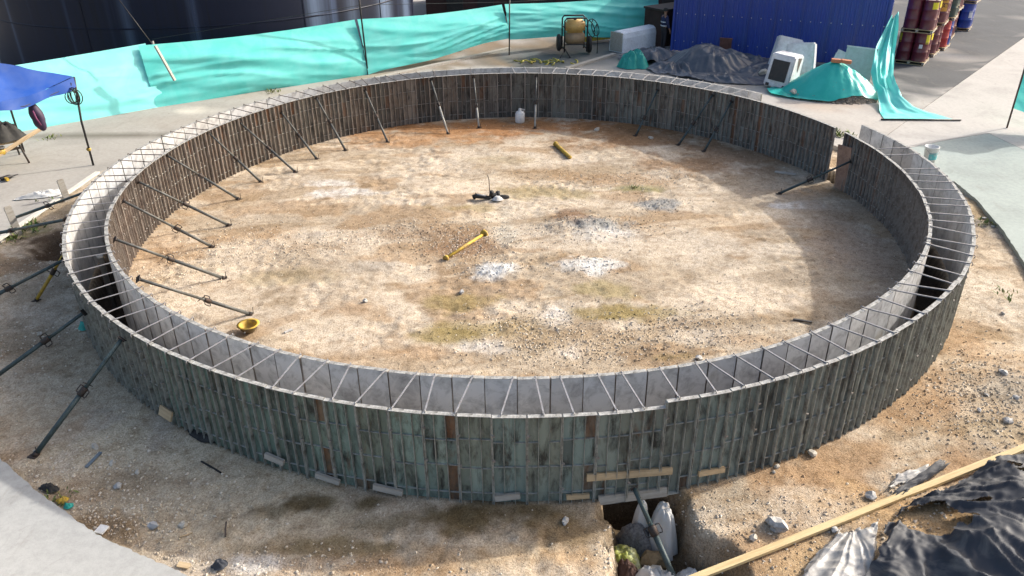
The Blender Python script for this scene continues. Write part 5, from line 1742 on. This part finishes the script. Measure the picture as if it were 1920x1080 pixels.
for i, (px, py, s, m_, lb, kw) in enumerate([
    (1523, 854, .085, 'stone', 'round white stone at the sunny foot of the right outer wall', {}),
    (1456, 992, .13, 'stone_grey', 'large grey white rock on the dirt right of the trench', {'flat': .8}),
    (1456, 876, .05, 'stone', 'small white chunk beside the wall foot left of the round white stone', {}),
    (1450, 886, .035, 'stone', 'tiny white crumb below the chunk at the wall foot', {}),
    (343, 986, .075, 'stone', 'white stone alone on the shaded dirt at the lower left', {}),
    (287, 987, .085, 'stone_grey', 'flat grey stone left of the lone white stone at the lower left', {'flat': .5}),
    (222, 914, .09, 'stone_grey', 'broken grey rubble lump near the lower left slab edge', {'flat': .6}),
    (211, 870, .06, 'stone', 'pale stone nearest the blue grey strip on the left dirt', {}),
    (258, 887, .05, 'stone', 'white pebble right of the rubble lump on the left', {}),
    (178, 838, .06, 'stone', 'pale stone right of the foot of the near green prop', {}),
    (76, 628, .07, 'stone', 'white stone between the second prop and the outer wall on the left', {}),
    (866, 549, .07, 'stone_grey', 'dark clod on the dirt floor below the left white powder patch', {}),
    (685, 568, .06, 'stone_grey', 'small dark clod alone in the left middle of the dirt floor', {}),
    (1119, 247, .13, 'stone', 'tan rock on the brown dirt near the far wall, larger one', {'flat': .6}),
    (1220, 261, .10, 'stone', 'tan rock near the far wall beside the left dark prop foot', {'flat': .5}),
    (1310, 675, .08, 'stone_grey', 'grey clod against the inner near wall on the right', {}),
    (1412, 1012, .06, 'stone', 'small pale stone below the large grey white rock', {}),
    (1060, 978, .07, 'stone_grey', 'pale lump in the damp dirt left of the trench', {'flat': .5}),
    (1563, 1000, .07, 'stone_grey', 'grey crumb heap beside the long timber, left one', {'flat': .6}),
    (1632, 938, .09, 'stone_grey', 'grey crumb heap beside the long timber near the black strip', {'flat': .6}),
    (1880, 590, .05, 'stone_grey', 'grey stone on the pale dirt at the right edge', {'flat': .5}),
    (1240, 117, .2, 'stone', 'pale stone between the two left black tarp heaps', {'floor': ZS}),
    (1238, 136, .15, 'stone', 'pale stone in front of the left black tarp heap', {'floor': ZS}),
    (1358, 147, .15, 'stone', 'white stone at the front edge of the black tarps', {'floor': ZS}),
    (1428, 150, .30, 'stone', 'tan boulder on the ground next to the white box', {'floor': ZS}),
    (1412, 134, .25, 'stone_grey', 'brown boulder behind the tan boulder near the white box', {'floor': ZS}),
    (1490, 178, .14, 'stone', 'small pale stone holding the left hem of the turquoise cover', {'pos': (10.0, 10.75, .28)}),
]):
    stone(px, py, s, m_, lb, seed=i, **kw)

# ---------------------------------------------------------------- things on the dirt floor
def on(px, py, dz=0.0):
    p = G(px, py); p.z = gz(p.x, p.y); p = G(px, py, p.z); p.z = gz(p.x, p.y) + dz
    return p


def lying_tube(name, a, b, r, mat, label, cat, flange=0, dents=False):
    a, b = on(*a, r), on(*b, r)
    t = thing(name, label, cat, a)
    MB().tube([(0, 0, 0), b - a], r, 10).build('tube', mat, t)
    d = (b - a).normalized()
    if flange:
        MB().tube([-d * .02, d * .03], flange, 10).build('end_plate', mat, t)
        MB().tube([b - a - d * .03, b - a + d * .02], flange * .7, 10).build('end_plate', mat, t)
    return t


lying_tube('yellow_tube', (908, 441), (836, 487), .036, MAT['yellow'], 'longer thin yellow tube with a flanged end on the dirt floor', 'tube', .10)
lying_tube('yellow_tube', (1042, 273), (1068, 298), .055, MAT['yellow'], 'shorter thick yellow tube on the dirt floor near the far wall', 'tube', .085)

# yellow helmet-like basin (upturned hard hat)
hp_ = thing('hard_hat', 'upturned yellow hard hat with a dark outside on the dirt by the near wall', 'hard hat', on(468, 622, .0), .2)
MB().lathe([(.19, .17), (.165, .17), (.15, .1), (.10, .03), (.001, .012)], 22).build('shell_inside', MAT['yellow'], hp_)
MB().lathe([(.001, .0), (.09, .01), (.155, .09), (.172, .165)], 22).build('shell_outside', worn('stained_shell', (.09, .075, .06), (.2, .13, .03), .5, 0, 8, .6), hp_)
MB().lathe([(.165, .164), (.205, .168), (.21, .174), (.165, .176)], 22).build('brim', MAT['yellow'], hp_)
MB().lathe([(.0, 0), (.018, .003), (.016, .012)], 8).build('badge', MAT['white'], hp_, (-.06, -.148, .085), (1.3, 0, -.3))
tag(MB().box((0, 0, .012), (.16, .05, .022)).box((.05, .01, .022), (.07, .045, .012)).build('grey_scrap', MAT['stone_grey'], None, on(541, 622), (0, 0, .7)), 'grey scrap of slate on the dirt right of the hard hat', 'scrap')

# white jug
jg = thing('white_jug', 'translucent white jug standing against the far wall', 'jug', on(975, 229))
MB().lathe([(.001, 0), (.15, 0), (.16, .03), (.16, .3), (.12, .36), (.05, .39), (.045, .43), (.001, .43)], 16).build('jug_body', MAT['white'], jg)
MB().lathe([(.05, .42), (.05, .46), (.001, .465)], 10).build('cap', MAT['white'], jg)
MB().tube([(.1, 0, .36), (.16, 0, .43), (.05, 0, .44)], .015, 6).build('handle', MAT['white'], jg)

# centre peg and the black things by it
ct = on(919, 372)
tag(MB().tube([(0, 0, -.05), (-.02, .03, .5), (-.05, .06, .62)], .011, 6).build('marker_rod', MAT['rust_bar'], None, ct), 'thin rusty rod standing at the middle of the dirt floor', 'rod')
gb = MB()
gb.tube([(-.42, 0, .06), (-.36, -.02, .10), (-.1, -.03, .07), (.02, -.02, .05)], [.07, .06, .05, .045], 8)
o = gb.build('black_pouch', MAT['rubber'], None, ct + Vector((.0, -.05, 0)))
MB().tube([(-.33, -.025, .135), (-.1, -.035, .105)], .03, 6).build('grey_band', MAT['plastic_grey'], o)
MB().tube([(-.38, 0, .1), (-.36, .02, .17)], .02, 6).build('knob', MAT['black'], o)
tag(o, 'black pouch with a grey band lying left of the marker rod', 'pouch')


def shoe(loc, rz, tilt, label):
    t = thing('boot', label, 'boot', loc, rot=(tilt, 0, rz), group='boots by the marker rod')
    m = MB()
    m.tube([(-.13, 0, .05), (-.06, 0, .06), (.05, 0, .055), (.13, 0, .04), (.16, 0, .035)], [.045, .055, .055, .05, .025], 8)
    m.tube([(-.1, 0, .05), (-.11, 0, .16), (-.11, 0, .22)], [.055, .055, .06], 8)
    m.build('upper', MAT['rubber'], t)
    MB().box((.01, 0, .008), (.3, .1, .022)).build('sole', MAT['black'], t)
    return t


shoe(ct + Vector((.10, .06, .03)), .5, .5, 'black boot standing right beside the marker rod')
shoe(ct + Vector((.34, -.02, .0)), .2, -.9, 'black boot lying on its side farther right of the marker rod')
tag(heap('white_rag', (ct.x + .20, ct.y - .12), .15, .11, .10, MAT['sack'], 541, .05, 0, 1.8, 26, 12, ct.z), 'crumpled white rag between the two black boots', 'rag')

# scrap timber and twigs inside
plank('scrap_board', on(1453, 323, .02), on(1492, 329, .03), .12, .025, MAT['timber_grey'], 'grey scrap board on the dirt below the far right wall', cat='board')
plank('scrap_board', on(1487, 600, .02), on(1522, 607, .03), .05, .02, MAT['black'], 'dark stick on the dirt floor at the lower right', cat='stick')
plank('grey_strip', on(162, 878, .02), on(190, 851, .03), .05, .02, worn('blue_grey_strip', (.16, .2, .23), (.08, .1, .11)), 'blue grey strip on the shaded dirt right of the near prop foot', cat='strip')
plank('dark_rod', on(378, 866, .012), on(414, 888, .012), .022, .022, MAT['black'], 'dark short rod lying on the shaded dirt at the lower left', cat='rod')
plank('twig', on(338, 1008, .012), on(362, 1001, .02), .014, .014, MAT['timber'], 'pale twig on the dirt near the bottom left', cat='twig')
plank('nail_bar', on(423, 1008, .02), on(426, 988, .1), .02, .02, MAT['rust_bar'], 'short rusty bar with a pale end sticking out of the dirt, bottom left', cat='bar')
plank('white_tile', on(184, 997, .05), on(200, 999, .05), .14, .02, MAT['white'], 'white tile scrap at the edge of the lower left slab', cat='tile')
plank('board_scrap', on(334, 1060, .02), on(356, 1064, .02), .08, .015, MAT['timber'], 'small tan board scrap near the bottom edge at left', cat='board')
tag(heap('dark_bag', tuple(on(412, 1062))[:2], .10, .08, .09, MAT['plastic'], 551, .04, 0, 1.8, 22, 10, on(412, 1062).z), 'small black plastic scrap at the bottom left edge', 'scrap')
tag(heap('dark_rag', tuple(on(93, 918))[:2], .16, .08, .07, MAT['rubber'], 553, .04, -.3, 1.8, 26, 12, on(93, 918).z), 'dark blue rag by the edge of the lower left slab', 'rag')
tag(heap('yellow_wrapper', tuple(on(119, 941))[:2], .08, .07, .06, MAT['yellow'], 555, .04, 0, 1.8, 22, 10, on(119, 941).z), 'yellow wrapper scrap by the lower left slab edge', 'wrapper')
tag(heap('teal_wrapper', tuple(on(129, 951))[:2], .07, .06, .05, MAT['net_dark'], 557, .04, 0, 1.8, 22, 10, on(129, 951).z), 'teal wrapper scrap right of the yellow one', 'wrapper')
tag(heap('white_cloth', tuple(G(80, 368, ZS))[:2], .62, .2, .11, MAT['sack'], 559, .08, .35, 1.6, 36, 14, ZS), 'crumpled white cloth on the slab edge at the left', 'cloth')
tag(heap('green_scrap', tuple(on(160, 617))[:2], .12, .1, .16, MAT['net_dark'], 561, .05, 0, 1.6, 24, 10, on(160, 617).z), 'green scrap at the foot of the left outer wall', 'scrap')
tag(heap('litter_heap', tuple(on(380, 818))[:2], .3, .12, .08, MAT['rubber'], 563, .06, -.5, 1.6, 30, 10, on(380, 818).z), 'small dark litter heap at the foot of the left front wall', 'litter')

# stakes and the long pale batten on the left kerb
for (px, py, h, lb) in [(36, 441, .75, 'pale wooden stake at the left kerb holding the dark tube'), (127, 377, .6, 'pale wooden stake at the left kerb nearer the ring')]:
    p = on(px, py)
    o = MB().box((0, 0, h / 2 - .1), (.16, .045, h + .2)).box((0, 0, h + .015), (.12, .04, .03)).build('stake', MAT['timber_grey'], None, p, (.05, -.08, .9))
    tag(o, lb, 'stake')
plank('kerb_batten', (-12.06, -1.9, ZS + .03), (-11.80, 3.3, ZS + .03), .12, .05, worn('lime_batten', (.66, .62, .54), (.45, .42, .36), .85), 'long pale batten along the left slab edge', cat='batten')

# weeds
wd_ = MB(); rr_ = random.Random(3)
for (px, py, n_w, s) in [(92, 372, 60, .16), (52, 430, 90, .2), (20, 450, 50, .15), (1574, 262, 90, .22), (1880, 560, 24, .12), (1790, 415, 50, .12), (1850, 420, 50, .12), (110, 940, 30, .1), (340, 262, 20, .12), (100, 266, 26, .14), (510, 178, 40, .16), (1190, 352, 30, .06), (860, 100, 40, .1)]:
    p = on(px, py)
    if py < 300 or px > 1860: p.z = max(p.z, ZS)
    for k in range(n_w):
        c = p + Vector((rr_.gauss(0, s), rr_.gauss(0, s), 0))
        a = rr_.random() * 6.28; L = rr_.uniform(.05, .14) * (s / .15 + .3); tl = rr_.uniform(.3, 1.1)
        d = Vector((math.cos(a) * math.cos(tl), math.sin(a) * math.cos(tl), math.sin(tl))) * L
        w = Vector((-math.sin(a), math.cos(a), 0)) * L * .16
        wd_.add([c, c + d * .5 + w, c + d, c + d * .5 - w], [(0, 1, 2, 3)])
tag(wd_.build('weeds', worn('weed_leaf', (.10, .15, .03), (.2, .19, .06), .7, 0, 3, .8)), 'tufts of small green and yellow weeds', 'weeds', kind='stuff')

# buckets and pipes
bk = thing('paint_bucket', 'white bucket with a teal label behind the right of the ring', 'bucket', G(1741, 303, ZS), .2)
MB().lathe([(.001, .01), (.15, 0), (.185, .42), (.195, .43), (.195, .45), (.18, .45), (.145, .03), (.001, .03)], 20).build('bucket_body', MAT['white'], bk)
curved_label(.3, .2, .178).build('label', worn('teal_label', (.1, .42, .42), (.5, .55, .55), .5, 0, 9, .8), bk, (0, 0, .2))
MB().tube([(-.19, 0, .4), (-.15, -.16, .3), (0, -.22, .26), (.15, -.16, .3), (.19, 0, .4)], .006, 5).build('handle', MAT['bar'], bk)
for (th, h, lb) in [(-158.5, .72, 'white pipe stub standing between the forms on the left'), (-12, .8, 'white pipe stub standing between the forms on the right')]:
    t_ = math.radians(th); r_ = 9.12
    o = MB().lathe([(.001, -.45), (.055, -.45), (.055, h), (.062, h + .002), (.062, h + .06), (.045, h + .06), (.045, h)], 14).build('pipe_stub', worn('pvc_grey', (.6, .6, .58), (.4, .39, .37), .5), None, (r_ * math.cos(t_), r_ * math.sin(t_), 0))
    tag(o, lb, 'pipe')
tag(MB().box((0, 0, 0), (.34, .22, .3)).box((0, 0, .17), (.3, .2, .05)).build('rubble_block', MAT['stone_grey'], None, (9.0, 2.35, .4), (.1, .2, .5)), 'broken masonry block seen through the gap of the ring', 'rubble')
stone(0, 0, .16, 'stone', 'white rock low behind the gap of the ring', pos=(8.95, 2.3, .12), seed=31)

# ---------------------------------------------------------------- in the trench
ty = lambda x, y: gz(x, y)
tag(heap('gravel_spill', (1.62, -9.62), .30, .22, .42, worn('grey_gravel', (.24, .235, .23), (.08, .08, .08), .95, 0, 30, .9, .9), 571, .05, 0, 1.6, 36, 16, gz(1.62, -9.62) - .03, freq=3), 'grey gravel spilled below the wall in the trench', 'gravel heap')
tag(heap('cement_sack', (2.0, -9.60), .20, .30, .72, MAT['sack'], 573, .08, .1, 2.6, 36, 16, gz(2.0, -9.6) - .03), 'upright white sack in the trench below the wall board', 'sack')
tag(heap('cement_sack', (1.70, -9.50), .14, .12, .7, MAT['sack'], 574, .05, .1, 2.2, 30, 14, gz(1.7, -9.5) - .03), 'small white sack end squeezed beside the prop in the trench', 'sack')
tag(heap('yellow_sack', (1.38, -9.98), .32, .24, .34, worn('yellow_green_sack', (.36, .38, .07), (.5, .5, .42), .6, 0, 4, .8), 575, .08, -.4, 2.2, 36, 16, gz(1.4, -9.98) - .03), 'yellow green sack slumped in the trench', 'sack')
tag(heap('brown_sack', (1.42, -10.24), .26, .22, .26, worn('brown_burlap', (.10, .055, .04), (.05, .03, .025), .9), 577, .1, -.4, 2.0, 36, 16, gz(1.42, -10.24) - .03), 'torn brown sack in front of the yellow green one in the trench', 'sack')
stone(0, 0, .07, 'brick', 'small orange clod at the front of the brown sack in the trench', pos=(1.5, -10.5, gz(1.5, -10.5) + .08), seed=33)
stone(0, 0, .20, 'stone_grey', 'round brown boulder in the middle of the trench', pos=(1.80, -9.98, gz(1.8, -9.98) + .1), seed=34).data.materials[0] = worn('brown_boulder', (.22, .165, .095), (.12, .09, .05), .95, 0, 5, .8, .6)
tag(heap('white_sack', (1.86, -10.45), .46, .34, .30, MAT['sack'], 579, .12, -.6, 2.4, 44, 18, gz(1.86, -10.45) - .02), 'big white plastic sack at the bottom of the trench', 'sack')
tag(heap('white_sack', (2.28, -10.45), .28, .34, .24, MAT['white'], 580, .08, -.3, 2.4, 40, 16, gz(2.28, -10.45) - .02), 'smaller white sack right of the prop in the trench', 'sack')

# ---------------------------------------------------------------- long timber and black sheeting, lower right
A_, B_ = G(1310, 1081, .06), G(1920, 839, .16)
d_ = (B_ - A_).normalized()
plank('long_timber', A_ - d_ * .9, B_ + d_ * .8, .095, .045, MAT['timber_yellow'], 'long pale yellow timber lying diagonally across the lower right dirt', cat='timber')


def sheet(name, pts_uv, holes, seed, mat, label, cat='plastic sheet', fold=.12, pull=None, N=150, M_=110, lift=.03, hemw=.06):
    """plastic laid over the dirt: quad patch P(u,v) between four pixel corners, wrinkled along the pull lines"""
    c = [on(*p) for p in pts_uv]
    u, v = np.meshgrid(np.linspace(0, 1, N), np.linspace(0, 1, M_), indexing='ij')
    x = (c[0].x * (1 - u) + c[1].x * u) * (1 - v) + (c[3].x * (1 - u) + c[2].x * u) * v
    y = (c[0].y * (1 - u) + c[1].y * u) * (1 - v) + (c[3].y * (1 - u) + c[2].y * u) * v
    wob = (fbm(u * 7, v * 7, seed, 4) - .5) * .5
    edge = np.minimum(np.minimum(u, 1 - u) * 5, np.minimum(v, 1 - v) * 5)
    sx = (1 - np.clip(edge, 0, 1)) * wob
    x = x + sx * .7; y = y + sx * .5
    # ridged folds radiating from the pull point
    px_, py_ = on(*pull).x, on(*pull).y
    ang = np.arctan2(y - py_, x - px_); rad = np.hypot(x - px_, y - py_)
    w = (fbm(x * 1.1, y * 1.1, seed + 3, 3) - .5)
    f1 = 1 - np.abs(2 * vnoise(ang * 4.2 + w * 2.0 + 20, rad * .35 + 3, seed + 5) - 1)
    f2 = 1 - np.abs(2 * vnoise(ang * 10 + w * 3 + 50, rad * .5 + 8, seed + 6) - 1)
    f3 = 1 - np.abs(2 * fbm(x * 1.3 + w, y * 2.4 + x, seed + 8, 2) - 1)
    z = gh(x, y) + lift + fold * (f1 ** 2 * 1.1 + f2 ** 2 * .5) * np.clip(rad * .9, .25, 1.15) + fold * .55 * f3 ** 2
    cr = 1 - np.abs(2 * fbm(x * 4.5 + 2 * w, y * 4.5 + x, seed + 15, 3) - 1)
    z = z + fold * .14 * (cr ** 6) + fold * .04 * (vnoise(x * 9, y * 9, seed + 16) - .5)
    z = z - (1 - np.clip(edge * 2, 0, 1)) * fold * .5
    P = np.stack([x, y, np.maximum(z, gh(x, y) + .012)], -1)
    keep = np.ones((N - 1, M_ - 1), bool)
    xc, yc = x[:-1, :-1], y[:-1, :-1]
    for (hx, hy, rx, ry, ro) in holes:
        h = on(hx, hy)
        dx, dy = xc - h.x, yc - h.y
        dx, dy = dx * math.cos(ro) + dy * math.sin(ro), -dx * math.sin(ro) + dy * math.cos(ro)
        keep &= (np.sqrt((dx / rx) ** 2 + (dy / ry) ** 2) + (fbm(xc * 5, yc * 5, seed + 12, 3) - .5) * .9) > 1
    jag = np.minimum(np.minimum(u, 1 - u) * 12, np.minimum(v, 1 - v) * 12)[:-1, :-1] + (fbm(xc * 6, yc * 6, seed + 13, 3) - .5) * 1.6
    keep &= jag > .05
    return tag(MB().grid(P, 0, keep).build(name, mat, None), label, cat)


sheet('black_sheet', [(1590, 1150), (2110, 1150), (2010, 812), (1672, 968)], [(1740, 985, .42, .34, -.6), (1745, 915, .36, .16, .3), (1888, 906, .09, .07, 0), (1905, 918, .1, .06, 0.2), (1806, 962, .13, .05, 0), (1830, 962, .12, .05, 0)], 601, MAT['plastic'], 'torn black plastic sheet with holes in the lower right corner', pull=(1690, 940), fold=.15)
sheet('pale_sheet', [(1462, 1130), (1640, 1160), (1650, 985), (1565, 1000)], [], 621, MAT['plastic_grey'], 'dusty pale plastic sheet left of the black one by the timber', pull=(1600, 985), fold=.09, N=90, M_=70)
sheet('black_strip', [(1664, 935), (1690, 935), (1775, 885), (1760, 872)], [], 631, MAT['plastic'], 'crumpled narrow black plastic strip beyond the long timber', pull=(1670, 930), fold=.10, N=60, M_=30)
sheet('black_strip', [(1664, 920), (1730, 895), (1772, 872), (1675, 893)], [], 635, MAT['plastic_grey'], 'grey crumpled plastic piece beyond the timber beside the black strip', pull=(1670, 905), fold=.07, N=60, M_=34)

# scrap heaps of broken concrete at the right edge
for k, (px, py) in enumerate([(1862, 425), (1895, 450), (1845, 410), (1880, 700), (1850, 740), (1905, 745), (1890, 790), (1835, 770)]):
    stone(px, py, random.uniform(.045, .085), 'stone_grey', ['grey rubble lump on the dark dirt under the right slab edge, nearest the ring', 'grey rubble lump touching the right slab edge', 'grey rubble lump highest up the right slab edge', 'grey rubble lump on the right dirt, highest of five', 'grey rubble lump on the right dirt, left middle of five', 'grey rubble lump at the right picture edge above the timber', 'grey rubble lump just above the timber at the right', 'grey rubble lump lowest left of five on the right dirt'][k], seed=40 + k, flat=.6)
